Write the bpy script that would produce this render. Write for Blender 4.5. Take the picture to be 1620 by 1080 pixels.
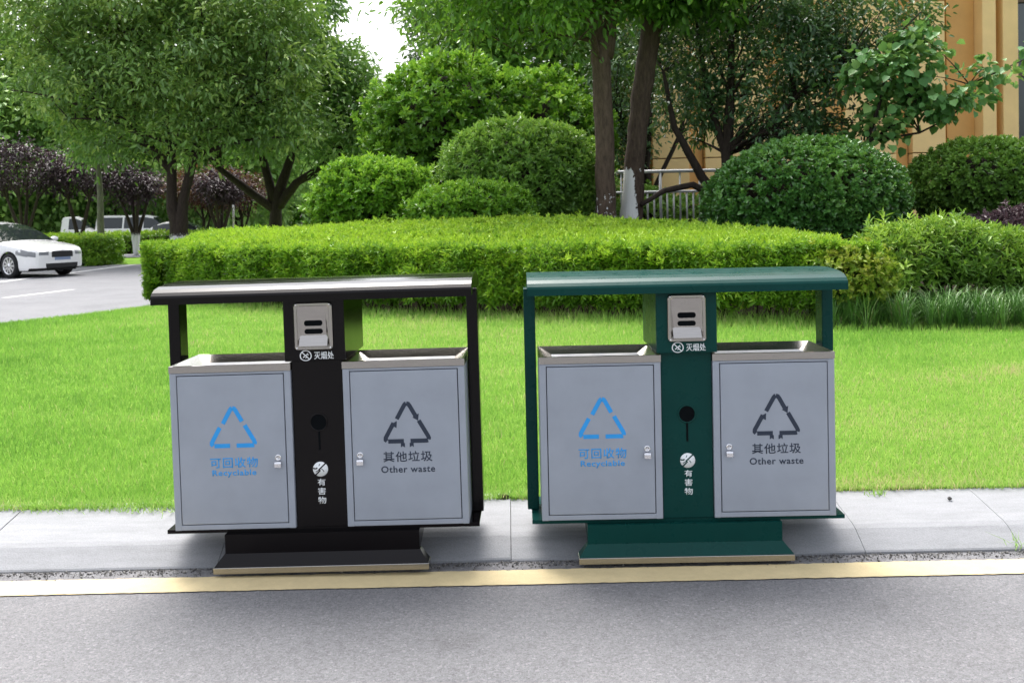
import bpy, bmesh, math, random
import numpy as np
from mathutils import Matrix, Vector, Euler

scene = bpy.context.scene
for o in list(bpy.data.objects):
    bpy.data.objects.remove(o)
COL = scene.collection
rng = np.random.default_rng(11)
random.seed(5)
PI = math.pi
R = math.radians

# ------------------------------------------------------------------ camera, sky, sun, exposure
cam_d = bpy.data.cameras.new("camera")
cam = bpy.data.objects.new("camera", cam_d)
COL.objects.link(cam)
cam_d.sensor_width = 36.0
cam_d.lens = 33.33
cam_d.shift_y = -0.0957
cam_d.clip_end = 2000.0
cam_d.clip_start = 0.05
pitch = math.atan(40 / 1500)
cam.matrix_world = Matrix.Translation((0, 0, 1.318)) @ Matrix.Rotation(PI / 2 - pitch, 4, 'X') @ Matrix.Rotation(-0.022, 4, 'Z')
cam_d.dof.use_dof = True
cam_d.dof.focus_distance = 4.2
cam_d.dof.aperture_fstop = 8.0
scene.camera = cam

SUN_EL, SUN_AZ = R(63), R(-16)           # azimuth measured clockwise from +Y: high, ahead of the camera and a little left
world = bpy.data.worlds.new("World")
scene.world = world
world.use_nodes = True
wt = world.node_tree
bg = wt.nodes["Background"]
sky = wt.nodes.new("ShaderNodeTexSky")
sky.sky_type = 'NISHITA'
sky.sun_disc = False
sky.sun_elevation = SUN_EL
sky.sun_rotation = SUN_AZ
sky.air_density = 1.0
sky.dust_density = 6.0
sky.ozone_density = 1.0
hs = wt.nodes.new("ShaderNodeHueSaturation")
hs.inputs["Saturation"].default_value = 0.35
wt.links.new(sky.outputs[0], hs.inputs["Color"])
wt.links.new(hs.outputs[0], bg.inputs["Color"])
bg.inputs["Strength"].default_value = 0.15

sun_d = bpy.data.lights.new("sun", 'SUN')
sun_d.energy = 0.95
sun_d.angle = R(28)
sun_d.color = (1.0, 0.96, 0.9)
sun = bpy.data.objects.new("sun", sun_d)
COL.objects.link(sun)
sdir = Vector((math.sin(SUN_AZ) * math.cos(SUN_EL), math.cos(SUN_AZ) * math.cos(SUN_EL), math.sin(SUN_EL)))
sun.rotation_euler = (-sdir).to_track_quat('-Z', 'Y').to_euler()

scene.view_settings.view_transform = 'Standard'
scene.view_settings.look = 'None'
scene.view_settings.exposure = 1.58
scene.view_settings.gamma = 1.0
scene.render.engine = 'CYCLES'
scene.cycles.use_denoising = True
scene.cycles.denoising_prefilter = 'ACCURATE'
scene.cycles.max_bounces = 8
scene.cycles.transparent_max_bounces = 8

# ------------------------------------------------------------------ object helpers
def tag(o, label=None, cat=None, group=None, kind=None):
    if label: o['label'] = label
    if cat: o['category'] = cat
    if group: o['group'] = group
    if kind: o['kind'] = kind
    return o

def empty(name, loc=(0, 0, 0), rz=0.0, label=None, cat=None, group=None):
    o = bpy.data.objects.new(name, None)
    o.empty_display_size = 0.1
    COL.objects.link(o)
    o.location = loc
    o.rotation_euler = (0, 0, rz)
    return tag(o, label, cat, group)

def copy_tree(o, parent=None):
    c = o.copy()
    COL.objects.link(c)
    c.parent = parent
    for ch in list(o.children):
        copy_tree(ch, c)
    return c

def link_mesh(name, me, mat, parent=None, loc=None):
    o = bpy.data.objects.new(name, me)
    COL.objects.link(o)
    if mat is not None:
        for m in (mat if isinstance(mat, (list, tuple)) else [mat]):
            me.materials.append(m)
    if parent is not None: o.parent = parent
    if loc is not None: o.location = loc
    return o

class MB:
    """collects shapes into one mesh"""
    def __init__(s):
        s.v = []; s.f = []; s.mi = []; s.sm = []
    def add(s, vs, fs, mi=0, smooth=False):
        k = len(s.v)
        s.v += [tuple(p) for p in vs]
        for f in fs:
            s.f.append(tuple(i + k for i in f)); s.mi.append(mi); s.sm.append(smooth)
        return s
    def box(s, x0, x1, y0, y1, z0, z1, mi=0, b=0.0):
        if b <= 0:
            vs = [(x, y, z) for z in (z0, z1) for y in (y0, y1) for x in (x0, x1)]
            return s.add(vs, [(0, 2, 3, 1), (4, 5, 7, 6), (0, 1, 5, 4), (2, 6, 7, 3), (0, 4, 6, 2), (1, 3, 7, 5)], mi)
        bm = bmesh.new()
        bmesh.ops.create_cube(bm, size=1.0)
        for v in bm.verts:
            v.co = ((x0 + x1) / 2 + v.co.x * (x1 - x0), (y0 + y1) / 2 + v.co.y * (y1 - y0), (z0 + z1) / 2 + v.co.z * (z1 - z0))
        bmesh.ops.bevel(bm, geom=list(bm.edges), offset=b, segments=2, affect='EDGES', profile=0.5)
        return s.bm(bm, mi)
    def bm(s, bm, mi=0, smooth=False):
        bm.verts.index_update()
        s.add([v.co[:] for v in bm.verts], [[v.index for v in f.verts] for f in bm.faces], mi, smooth)
        bm.free()
        return s
    def prism(s, poly, axis, a0, a1, mi=0):
        """polygon in the other two axes, extruded along axis"""
        n = len(poly)
        def P(p, a):
            if axis == 'x': return (a, p[0], p[1])
            if axis == 'y': return (p[0], a, p[1])
            return (p[0], p[1], a)
        vs = [P(p, a0) for p in poly] + [P(p, a1) for p in poly]
        fs = [tuple(range(n)), tuple(range(2 * n - 1, n - 1, -1))]
        fs += [(i, i + n, (i + 1) % n + n, (i + 1) % n) for i in range(n)]
        return s.add(vs, fs, mi)
    def tube(s, pts, rad, n=8, mi=0, wob=0.0, cap=True, seed=0):
        pts = [Vector(p) for p in pts]
        rr = random.Random(seed)
        vs = []; fs = []
        prev = None
        for i, p in enumerate(pts):
            t = (pts[min(i + 1, len(pts) - 1)] - pts[max(i - 1, 0)]).normalized()
            if prev is None:
                u = t.orthogonal().normalized()
            else:
                u = (prev - t * prev.dot(t)).normalized()
            prev = u
            w = t.cross(u)
            r = rad[i] if hasattr(rad, '__len__') else rad
            for k in range(n):
                a = 2 * PI * k / n
                q = r * (1 + (rr.uniform(-wob, wob) if wob else 0))
                vs.append(p + u * (q * math.cos(a)) + w * (q * math.sin(a)))
        for i in range(len(pts) - 1):
            for k in range(n):
                k2 = (k + 1) % n
                fs.append((i * n + k, i * n + k2, (i + 1) * n + k2, (i + 1) * n + k))
        if cap:
            fs.append(tuple(range(n - 1, -1, -1)))
            fs.append(tuple((len(pts) - 1) * n + k for k in range(n)))
        return s.add(vs, fs, mi, True)
    def lathe(s, prof, n=24, axis='y', c=(0, 0, 0), mi=0, smooth=True):
        """prof: list of (radius, along axis)"""
        vs = []; fs = []
        for r, a in prof:
            for k in range(n):
                t = 2 * PI * k / n
                q = (r * math.cos(t), a, r * math.sin(t)) if axis == 'y' else ((a, r * math.cos(t), r * math.sin(t)) if axis == 'x' else (r * math.cos(t), r * math.sin(t), a))
                vs.append((q[0] + c[0], q[1] + c[1], q[2] + c[2]))
        for i in range(len(prof) - 1):
            for k in range(n):
                k2 = (k + 1) % n
                fs.append((i * n + k, i * n + k2, (i + 1) * n + k2, (i + 1) * n + k))
        return s.add(vs, fs, mi, smooth)
    def build(s, name, mat, parent=None, loc=None):
        me = bpy.data.meshes.new(name)
        me.from_pydata([tuple(p) for p in s.v], [], s.f)
        me.polygons.foreach_set("material_index", s.mi)
        me.polygons.foreach_set("use_smooth", s.sm)
        bm = bmesh.new(); bm.from_mesh(me)
        bmesh.ops.recalc_face_normals(bm, faces=bm.faces)
        bm.to_mesh(me); bm.free()
        me.update()
        return link_mesh(name, me, mat, parent, loc)

def np_mesh(name, V, F, mat, parent=None, attrs=None, smooth=False):
    """V (n,3) float, F (m,4) int quads"""
    me = bpy.data.meshes.new(name)
    me.vertices.add(len(V)); me.vertices.foreach_set("co", np.ascontiguousarray(V, dtype=np.float32).ravel())
    m, k = F.shape
    me.loops.add(m * k); me.loops.foreach_set("vertex_index", np.ascontiguousarray(F, dtype=np.int32).ravel())
    me.polygons.add(m)
    me.polygons.foreach_set("loop_start", np.arange(0, m * k, k, dtype=np.int32))
    if smooth: me.polygons.foreach_set("use_smooth", np.ones(m, dtype=bool))
    me.update(calc_edges=True)
    for an, arr in (attrs or {}).items():
        a = me.attributes.new(an, 'FLOAT', 'POINT')
        a.data.foreach_set("value", np.ascontiguousarray(arr, dtype=np.float32))
    return link_mesh(name, me, mat, parent)

# ------------------------------------------------------------------ materials
def mat_new(name):
    m = bpy.data.materials.new(name)
    m.use_nodes = True
    nt = m.node_tree
    return m, nt, nt.nodes["Principled BSDF"]

def N(nt, kind, **kw):
    n = nt.nodes.new(kind)
    for k, v in kw.items():
        if k in n.inputs: n.inputs[k].default_value = v
        else: setattr(n, k, v)
    return n

def noise(nt, scale, detail=4, rough=0.55, vec=None, coord='Object'):
    n = N(nt, "ShaderNodeTexNoise")
    n.inputs["Scale"].default_value = scale
    n.inputs["Detail"].default_value = detail
    n.inputs["Roughness"].default_value = rough
    if vec is None:
        tc = N(nt, "ShaderNodeTexCoord")
        nt.links.new(tc.outputs[coord], n.inputs["Vector"])
    else:
        nt.links.new(vec, n.inputs["Vector"])
    return n

def ramp(nt, fac, stops):
    r = N(nt, "ShaderNodeValToRGB")
    els = r.color_ramp.elements
    while len(els) < len(stops): els.new(0.5)
    for e, (p, c) in zip(els, stops):
        e.position = p; e.color = (*c, 1) if len(c) == 3 else c
    nt.links.new(fac, r.inputs["Fac"])
    return r

def mixc(nt, fac, a, b, mode='MIX'):
    m = N(nt, "ShaderNodeMix", data_type='RGBA', blend_type=mode)
    for sock, v in ((m.inputs["Factor"], fac), (m.inputs["A"], a), (m.inputs["B"], b)):
        pass
    ins = [i for i in m.inputs if i.enabled]
    for i, v in zip(ins, (fac, a, b)):
        if hasattr(v, 'node'): nt.links.new(v, i)
        elif isinstance(v, (int, float)): i.default_value = v
        else: i.default_value = (*v, 1)
    return [o for o in m.outputs if o.enabled][0]

def bump(nt, bsdf, height, strength=0.3, dist=0.01):
    b = N(nt, "ShaderNodeBump")
    b.inputs["Strength"].default_value = strength
    b.inputs["Distance"].default_value = dist
    nt.links.new(height, b.inputs["Height"])
    nt.links.new(b.outputs[0], bsdf.inputs["Normal"])

def paint(name, col, rough=0.4, spec=0.5, metal=0.0, coat=0.0, var=0.06, dust=0.0):
    m, nt, b = mat_new(name)
    n = noise(nt, 7.0, 5)
    lo = tuple(c * (1 - var) for c in col); hi = tuple(min(1, c * (1 + var)) for c in col)
    r = ramp(nt, n.outputs[0], [(0.3, lo), (0.7, hi)])
    out = r.outputs[0]
    if dust > 0:
        n2 = noise(nt, 26.0, 8, 0.7)
        r2 = ramp(nt, n2.outputs[0], [(0.5, (0, 0, 0)), (0.75, (dust, dust, dust))])
        out = mixc(nt, r2.outputs[0], out, (0.35, 0.33, 0.3))
    nt.links.new(out, b.inputs["Base Color"])
    rr = ramp(nt, noise(nt, 19.0, 6, 0.65).outputs[0], [(0.3, (rough * 0.8,) * 3), (0.75, (min(1, rough * 1.25),) * 3)])
    nt.links.new(rr.outputs[0], b.inputs["Roughness"])
    b.inputs["Specular IOR Level"].default_value = spec
    b.inputs["Metallic"].default_value = metal
    b.inputs["Coat Weight"].default_value = coat
    b.inputs["Coat Roughness"].default_value = 0.06
    # very slight sheet-metal waviness
    bump(nt, b, noise(nt, 3.0, 2).outputs[0], 0.04, 0.02)
    return m

def steel(name, col=(0.62, 0.60, 0.57), rough=0.24):
    m, nt, b = mat_new(name)
    tc = N(nt, "ShaderNodeTexCoord")
    mp = N(nt, "ShaderNodeMapping")
    mp.inputs["Scale"].default_value = (3, 60, 160)
    nt.links.new(tc.outputs["Object"], mp.inputs["Vector"])
    n = noise(nt, 4.0, 5, 0.6, mp.outputs[0])
    r = ramp(nt, n.outputs[0], [(0.25, tuple(c * 0.86 for c in col)), (0.75, tuple(min(1, c * 1.08) for c in col))])
    nt.links.new(r.outputs[0], b.inputs["Base Color"])
    rr = ramp(nt, n.outputs[0], [(0.2, (rough * 0.8,) * 3), (0.8, (rough * 1.3,) * 3)])
    nt.links.new(rr.outputs[0], b.inputs["Roughness"])
    b.inputs["Metallic"].default_value = 1.0
    bump(nt, b, n.outputs[0], 0.05, 0.002)
    return m

def leafmat(name, c0, c1, c2, rough=0.42, trans=0.3, spec=0.45):
    """leaf colour follows the tint attribute, one value per leaf; hedges and shrubs run lighter upward"""
    m, nt, b = mat_new(name)
    at = N(nt, "ShaderNodeAttribute", attribute_name="tint")
    r = ramp(nt, at.outputs["Fac"], [(0.05, c0), (0.5, c1), (0.95, c2)])
    nt.links.new(r.outputs[0], b.inputs["Base Color"])
    b.inputs["Roughness"].default_value = rough
    b.inputs["Specular IOR Level"].default_value = spec
    tr = N(nt, "ShaderNodeBsdfTranslucent")
    warm = mixc(nt, 0.5, r.outputs[0], (0.16, 0.22, 0.02)) if c1[1] > c1[0] else r.outputs[0]
    nt.links.new(warm, tr.inputs["Color"])
    mx = N(nt, "ShaderNodeMixShader")
    mx.inputs[0].default_value = trans
    nt.links.new(b.outputs[0], mx.inputs[1]); nt.links.new(tr.outputs[0], mx.inputs[2])
    nt.links.new(mx.outputs[0], nt.nodes["Material Output"].inputs["Surface"])
    return m

def barkmat(name, col, wash=None, wscale=5.0):
    """wash = (height below which the trunk has been limewashed, raggedness)"""
    m, nt, b = mat_new(name)
    tc = N(nt, "ShaderNodeTexCoord")
    mp = N(nt, "ShaderNodeMapping"); mp.inputs["Scale"].default_value = (9, 9, 2.2)
    nt.links.new(tc.outputs["Object"], mp.inputs["Vector"])
    n = noise(nt, 2.5, 8, 0.7, mp.outputs[0])
    r = ramp(nt, n.outputs[0], [(0.3, tuple(c * 0.5 for c in col)), (0.55, col), (0.8, tuple(c * 1.6 for c in col))])
    out = r.outputs[0]
    if wash:
        sep = N(nt, "ShaderNodeSeparateXYZ"); nt.links.new(tc.outputs["Object"], sep.inputs[0])
        n2 = noise(nt, wscale, 6, 0.7, mp.outputs[0])
        mul = N(nt, "ShaderNodeMath", operation='MULTIPLY_ADD')
        nt.links.new(n2.outputs[0], mul.inputs[0]); mul.inputs[1].default_value = wash[1]; nt.links.new(sep.outputs[2], mul.inputs[2])
        if len(wash) > 2:
            ad = N(nt, "ShaderNodeMath", operation='MULTIPLY_ADD')
            nt.links.new(sep.outputs[0], ad.inputs[0]); ad.inputs[1].default_value = wash[2]; nt.links.new(mul.outputs[0], ad.inputs[2])
            mul = ad
        lt = N(nt, "ShaderNodeMath", operation='LESS_THAN')
        nt.links.new(mul.outputs[0], lt.inputs[0]); lt.inputs[1].default_value = wash[0] + wash[1] * 0.5
        out = mixc(nt, lt.outputs[0], out, (0.72, 0.72, 0.70))
    nt.links.new(out, b.inputs["Base Color"])
    b.inputs["Roughness"].default_value = 0.9
    b.inputs["Specular IOR Level"].default_value = 0.2
    bump(nt, b, n.outputs[0], 0.7, 0.03)
    return m

M = {}
M['black'] = paint("black_paint", (0.003, 0.002, 0.0025), 0.14, 0.22, var=0.1)
M['green'] = paint("dark_green_paint", (0.002, 0.042, 0.036), 0.30, 0.14, var=0.08)
M['greentop'] = M['green']
M['grey'] = paint("silver_grey_paint", (0.335, 0.366, 0.422), 0.42, 0.45, metal=0.2, var=0.06)
M['dark'] = paint("dark_opening_shade", (0.004, 0.005, 0.006), 0.8, 0.05)  # near-black colour stands in for the shade inside gaps, slots and openings
M['steel'] = steel("brushed_steel", (0.5,0.48,0.455))
M['steel2'] = steel("bright_steel", (0.43, 0.41, 0.385), 0.17)
M['white_ink'] = paint("white_vinyl", (0.82, 0.85, 0.86), 0.5, 0.4)
M['blue_ink'] = paint("blue_vinyl", (0.026, 0.32, 0.76), 0.5, 0.4)
M['dark_ink'] = paint("charcoal_vinyl", (0.022, 0.032, 0.055), 0.5, 0.4)
M['bark'] = barkmat("bark_brown", (0.085, 0.06, 0.042))
M['bark_dark'] = barkmat("bark_dark", (0.042, 0.032, 0.026))
def limewash(name, col, zlim, zrag, xlim, xslope, fleck):
    """brown bark with old limewash: below zlim, left of a ragged line, or as scattered flecks"""
    m = barkmat(name, col)
    nt = m.node_tree; b = nt.nodes["Principled BSDF"]
    old = b.inputs["Base Color"].links[0].from_socket
    tc = N(nt, "ShaderNodeTexCoord")
    sep = N(nt, "ShaderNodeSeparateXYZ"); nt.links.new(tc.outputs["Object"], sep.inputs[0])
    mp = N(nt, "ShaderNodeMapping"); mp.inputs["Scale"].default_value = (16, 16, 2.0)
    nt.links.new(tc.outputs["Object"], mp.inputs["Vector"])
    n1 = noise(nt, 1.6, 5, 0.7, mp.outputs[0])
    mp2 = N(nt, "ShaderNodeMapping"); mp2.inputs["Scale"].default_value = (9, 9, 5)
    nt.links.new(tc.outputs["Object"], mp2.inputs["Vector"])
    n2 = noise(nt, 1.9, 4, 0.65, mp2.outputs[0])
    def mth(op, a, c):
        q = N(nt, "ShaderNodeMath", operation=op)
        for i, v in enumerate((a, c)):
            if hasattr(v, 'node'): nt.links.new(v, q.inputs[i])
            else: q.inputs[i].default_value = v
        return q.outputs[0]
    zz = mth('ADD', sep.outputs[2], mth('MULTIPLY', n1.outputs[0], zrag))
    zc = mth('LESS_THAN', zz, zlim + zrag * .5)
    xx = mth('ADD', mth('ADD', sep.outputs[0], mth('MULTIPLY', n2.outputs[0], .22)), mth('MULTIPLY', sep.outputs[2], xslope))
    xc = mth('LESS_THAN', xx, xlim + .11)
    fl = mth('GREATER_THAN', n2.outputs[0], fleck)
    fz = mth('MULTIPLY', fl, mth('LESS_THAN', sep.outputs[2], zlim))
    fac = mth('MAXIMUM', mth('MULTIPLY', zc, xc), fz)
    c = mixc(nt, fac, old, (0.74, 0.75, 0.74))
    nt.links.new(c, b.inputs["Base Color"])
    return m
M['bark_fleck'] = limewash("bark_flecked_with_limewash", (0.105, 0.076, 0.056), .75, .4, -3.0, 0.0, .60)
M['bark_white'] = limewash("bark_limewashed", (0.075, 0.054, 0.041), 1.2, .35, .05, .09, .67)
M['bark_far'] = barkmat("bark_whitewashed_foot", (0.05, 0.038, 0.03), (0.95, 0.8))
M['bark_grey'] = barkmat("bark_grey", (0.16, 0.15, 0.13))

def asphalt(name, base, speck=1.0):
    m, nt, b = mat_new(name)
    n1 = noise(nt, 210.0, 4, 0.75)
    n2 = noise(nt, 1.1, 7, 0.65)
    n3 = noise(nt, 95.0, 3, 0.6)
    r1 = ramp(nt, n1.outputs[0], [(0.32, tuple(c * 0.5 for c in base)), (0.46, tuple(c * .94 for c in base)), (0.6, tuple(c * 1.12 for c in base)), (0.72, tuple(min(1, c * 2.0 * speck) for c in base))])
    r2 = ramp(nt, n2.outputs[0], [(0.3, (0.84, 0.84, 0.85)), (0.5, (1, 1, 1)), (0.7, (1.1, 1.09, 1.08))])
    c = mixc(nt, 1.0, r1.outputs[0], r2.outputs[0], 'MULTIPLY')
    v = N(nt, "ShaderNodeTexVoronoi"); v.inputs["Scale"].default_value = 130.0
    tc = N(nt, "ShaderNodeTexCoord"); nt.links.new(tc.outputs["Object"], v.inputs["Vector"])
    sp = N(nt, "ShaderNodeSeparateColor"); nt.links.new(v.outputs["Color"], sp.inputs[0])
    r3 = ramp(nt, sp.outputs[0], [(0.0, (0.78, 0.78, 0.78)), (0.5, (1.0, 1.0, 1.0)), (0.92, (1.10, 1.10, 1.10)), (1.0, (1.35, 1.35, 1.35))])
    c = mixc(nt, 1.0, c, r3.outputs[0], 'MULTIPLY')
    # a few oily blotches
    n4 = noise(nt, 2.3, 3, 0.5)
    r4 = ramp(nt, n4.outputs[0], [(0.64, (1, 1, 1)), (0.74, (0.80, 0.79, 0.78))])
    c = mixc(nt, 1.0, c, r4.outputs[0], 'MULTIPLY')
    nt.links.new(c, b.inputs["Base Color"])
    b.inputs["Roughness"].default_value = 0.85
    b.inputs["Specular IOR Level"].default_value = 0.3
    bump(nt, b, n3.outputs[0], 0.7, 0.006)
    return m
M['asphalt'] = asphalt("asphalt_worn", (0.150, 0.150, 0.157))
M['asphalt_far'] = asphalt("asphalt_side_street", (0.17, 0.173, 0.185), 0.7)

def roadpaint(name, col, wear=0.5):
    m, nt, b = mat_new(name)
    n1 = noise(nt, 260.0, 3, 0.6)
    n2 = noise(nt, 9.0, 8, 0.75)
    r = ramp(nt, n2.outputs[0], [(0.25, tuple(c * 0.8 for c in col)), (0.6, col), (0.85, tuple(min(1, c * 1.12) for c in col))])
    k = ramp(nt, n1.outputs[0], [(0.62, (0, 0, 0)), (0.74, (wear, wear, wear))])
    c = mixc(nt, k.outputs[0], r.outputs[0], (0.22, 0.21, 0.20))
    nt.links.new(c, b.inputs["Base Color"])
    b.inputs["Roughness"].default_value = 0.75
    bump(nt, b, n1.outputs[0], 0.4, 0.004)
    return m
M['yellow'] = roadpaint("yellow_road_paint", (0.58, 0.475, 0.265), 0.8)
M['whiteline'] = roadpaint("white_road_paint", (0.62, 0.62, 0.62), 0.4)

def stone(name, base):
    m, nt, b = mat_new(name)
    tc = N(nt, "ShaderNodeTexCoord")
    mp = N(nt, "ShaderNodeMapping"); mp.inputs["Scale"].default_value = (1, 5, 5)
    nt.links.new(tc.outputs["Object"], mp.inputs["Vector"])
    n1 = noise(nt, 3.5, 8, 0.7, mp.outputs[0])
    n2 = noise(nt, 180.0, 3, 0.6)
    r1 = ramp(nt, n1.outputs[0], [(0.25, tuple(c * 0.78 for c in base)), (0.55, base), (0.8, tuple(min(1, c * 1.1) for c in base))])
    r2 = ramp(nt, n2.outputs[0], [(0.3, (0.84, 0.84, 0.84)), (0.7, (1.07, 1.07, 1.07))])
    c = mixc(nt, 1.0, r1.outputs[0], r2.outputs[0], 'MULTIPLY')
    nt.links.new(c, b.inputs["Base Color"])
    b.inputs["Roughness"].default_value = 0.8
    bump(nt, b, n2.outputs[0], 0.35, 0.004)
    return m
M['kerb'] = stone("kerb_granite", (0.24, 0.247, 0.26))
def cladding(name, base):
    m, nt, b = mat_new(name)
    n1 = noise(nt, 1.2, 6, 0.6); n2 = noise(nt, 60.0, 3, 0.6)
    r1 = ramp(nt, n1.outputs[0], [(0.3, tuple(c * 0.9 for c in base)), (0.7, tuple(min(1, c * 1.06) for c in base))])
    r2 = ramp(nt, n2.outputs[0], [(0.3, (0.92, 0.92, 0.92)), (0.7, (1.04, 1.04, 1.04))])
    nt.links.new(mixc(nt, 1.0, r1.outputs[0], r2.outputs[0], 'MULTIPLY'), b.inputs["Base Color"])
    b.inputs["Roughness"].default_value = 0.6
    return m
M['tan'] = cladding("tan_cladding", (0.88, 0.62, 0.27))
M['orange'] = cladding("orange_cladding", (0.70, 0.39, 0.12))
M['darkseam'] = paint("dark_joint", (0.05, 0.03, 0.02), 0.8)

def soilmat(name, a, bcol, sc=14):
    m, nt, b = mat_new(name)
    n = noise(nt, sc, 8, 0.7)
    r = ramp(nt, n.outputs[0], [(0.3, a), (0.7, bcol)])
    nt.links.new(r.outputs[0], b.inputs["Base Color"])
    b.inputs["Roughness"].default_value = 0.95
    b.inputs["Specular IOR Level"].default_value = 0.1
    bump(nt, b, n.outputs[0], 0.8, 0.05)
    return m
M['soil'] = soilmat("garden_soil", (0.012, 0.009, 0.006), (0.032, 0.024, 0.017))
M['lawn_soil'] = soilmat("lawn_base", (0.07, 0.15, 0.014), (0.14, 0.27, 0.03), 9)
M['verge'] = soilmat("verge_grass", (0.10, 0.20, 0.02), (0.18, 0.33, 0.04), 3)

def grassmat():
    m, nt, b = mat_new("grass_blades")
    at = N(nt, "ShaderNodeAttribute", attribute_name="tint")
    r = ramp(nt, at.outputs["Fac"], [(0.0, (0.11, 0.25, 0.035)), (0.35, (0.21, 0.41, 0.06)), (0.65, (0.31, 0.50, 0.095)), (0.88, (0.42, 0.53, 0.15)), (1.0, (0.52, 0.46, 0.24))])
    nt.links.new(r.outputs[0], b.inputs["Base Color"])
    b.inputs["Roughness"].default_value = 0.5
    b.inputs["Specular IOR Level"].default_value = 0.3
    tr = N(nt, "ShaderNodeBsdfTranslucent"); nt.links.new(r.outputs[0], tr.inputs["Color"])
    mx = N(nt, "ShaderNodeMixShader"); mx.inputs[0].default_value = 0.4
    nt.links.new(b.outputs[0], mx.inputs[1]); nt.links.new(tr.outputs[0], mx.inputs[2])
    nt.links.new(mx.outputs[0], nt.nodes["Material Output"].inputs["Surface"])
    return m
M['grass'] = grassmat()
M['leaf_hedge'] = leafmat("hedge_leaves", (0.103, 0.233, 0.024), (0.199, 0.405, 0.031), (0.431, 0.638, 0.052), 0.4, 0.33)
M['leaf_loose'] = leafmat("loose_shrub_leaves", (0.102, 0.211, 0.032), (0.191, 0.369, 0.048), (0.404, 0.580, 0.080), 0.4, 0.3)
M['leaf_yellow'] = leafmat("yellowish_leaves", (0.12, 0.24, 0.02), (0.24, 0.36, 0.035), (0.50, 0.52, 0.08), 0.45, 0.3)
M['leaf_bright'] = leafmat("bright_shrub_leaves", (0.088, 0.220, 0.023), (0.147, 0.353, 0.028), (0.324, 0.560, 0.057), 0.38, 0.32)
M['leaf_mid'] = leafmat("mid_shrub_leaves", (0.092, 0.204, 0.038), (0.152, 0.318, 0.046), (0.305, 0.502, 0.093), 0.36, 0.28)
M['leaf_dome'] = leafmat("glossy_dome_leaves", (0.044, 0.138, 0.029), (0.076, 0.219, 0.044), (0.171, 0.365, 0.072), 0.3, 0.2, 0.6)
M['leaf_camphor'] = leafmat("camphor_leaves", (0.097, 0.201, 0.048), (0.190, 0.357, 0.073), (0.416, 0.572, 0.122), 0.34, 0.3, 0.55)
M['leaf_camphor2'] = leafmat("second_camphor_leaves", (0.109, 0.229, 0.064), (0.187, 0.377, 0.087), (0.375, 0.566, 0.159), 0.36, 0.3, 0.5)
M['leaf_dark'] = leafmat("dark_tree_leaves", (0.036, 0.091, 0.036), (0.064, 0.155, 0.052), (0.150, 0.274, 0.080), 0.32, 0.22, 0.55)
M['leaf_redbud'] = leafmat("round_leaves", (0.080, 0.214, 0.062), (0.133, 0.320, 0.090), (0.304, 0.499, 0.143), 0.45, 0.35, 0.35)
M['leaf_over'] = leafmat("overhead_leaves", (0.071, 0.181, 0.028), (0.140, 0.339, 0.041), (0.304, 0.574, 0.061), 0.36, 0.38)
M['leaf_purple'] = leafmat("purple_plum_leaves", (0.024, 0.014, 0.020), (0.046, 0.026, 0.036), (0.095, 0.058, 0.068), 0.45, 0.25)
M['leaf_red'] = leafmat("reddish_leaves", (0.06, 0.025, 0.016), (0.12, 0.05, 0.025), (0.18, 0.10, 0.035), 0.45, 0.3)
M['leaf_far'] = leafmat("far_tree_leaves", (0.141, 0.282, 0.074), (0.265, 0.480, 0.113), (0.498, 0.734, 0.187), 0.45, 0.35)
M['leaf_conifer'] = leafmat("dark_far_leaves", (0.036, 0.084, 0.036), (0.060, 0.126, 0.048), (0.102, 0.180, 0.060), 0.5, 0.25)
M['twig'] = paint("twig_brown", (0.03, 0.021, 0.014), 0.85, 0.2)
M['carwhite'] = paint("white_car_paint", (0.80, 0.80, 0.80), 0.25, 0.5, coat=0.8, var=0.01)
M['vanwhite'] = paint("white_van_paint", (0.76, 0.76, 0.75), 0.3, 0.5, coat=0.5, var=0.02)
M['glass'] = paint("dark_car_glass", (0.018, 0.024, 0.024), 0.05, 0.6)
M['tyre'] = paint("tyre_rubber", (0.018, 0.018, 0.019), 0.8, 0.3)
M['rim'] = steel("alloy_rim", (0.75, 0.75, 0.77), 0.25)
M['plastic'] = paint("black_plastic", (0.02, 0.02, 0.022), 0.5, 0.4)
M['lamp'] = paint("headlamp_glass", (0.22, 0.23, 0.25), 0.08, 0.8, coat=0.8)
M['railwhite'] = paint("pale_rail_paint", (0.46, 0.47, 0.48), 0.4)
M['tail'] = paint("tail_lamp_red", (0.25, 0.01, 0.01), 0.1, 0.6)
M['chrome'] = steel("chrome", (0.8, 0.8, 0.82), 0.1)
M['plate'] = paint("blue_plate", (0.20, 0.26, 0.40), 0.4)
M['concrete'] = stone("pale_wall_render", (0.42, 0.39, 0.34))
M['meshgreen'] = paint("green_hoarding", (0.06, 0.20, 0.14), 0.7)
M['winglass'] = paint("window_glass", (0.03, 0.045, 0.05), 0.04, 0.8)
M['bronze'] = paint("bronze_frame", (0.10, 0.06, 0.03), 0.4)

# ------------------------------------------------------------------ the ground, roads, kerb, lawn and mound
def sheet(name, poly, z, mat):
    me = bpy.data.meshes.new(name)
    me.from_pydata([(x, y, z) for x, y in poly], [], [tuple(range(len(poly)))])
    o = link_mesh(name, me, mat)
    if me.polygons[0].normal.z < 0: me.flip_normals()
    return tag(o, kind='structure')

KERB_Y = 3.606
sheet("ground", [(-400, -200), (400, -200), (400, 600), (-400, 600)], -0.03, M['verge'])
sheet("road", [(-60, -40), (60, -40), (60, KERB_Y + 0.02), (-60, KERB_Y + 0.02)], 0.0, M['asphalt'])
YX = [(-60 + i * 1.0) for i in range(121)]
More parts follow.
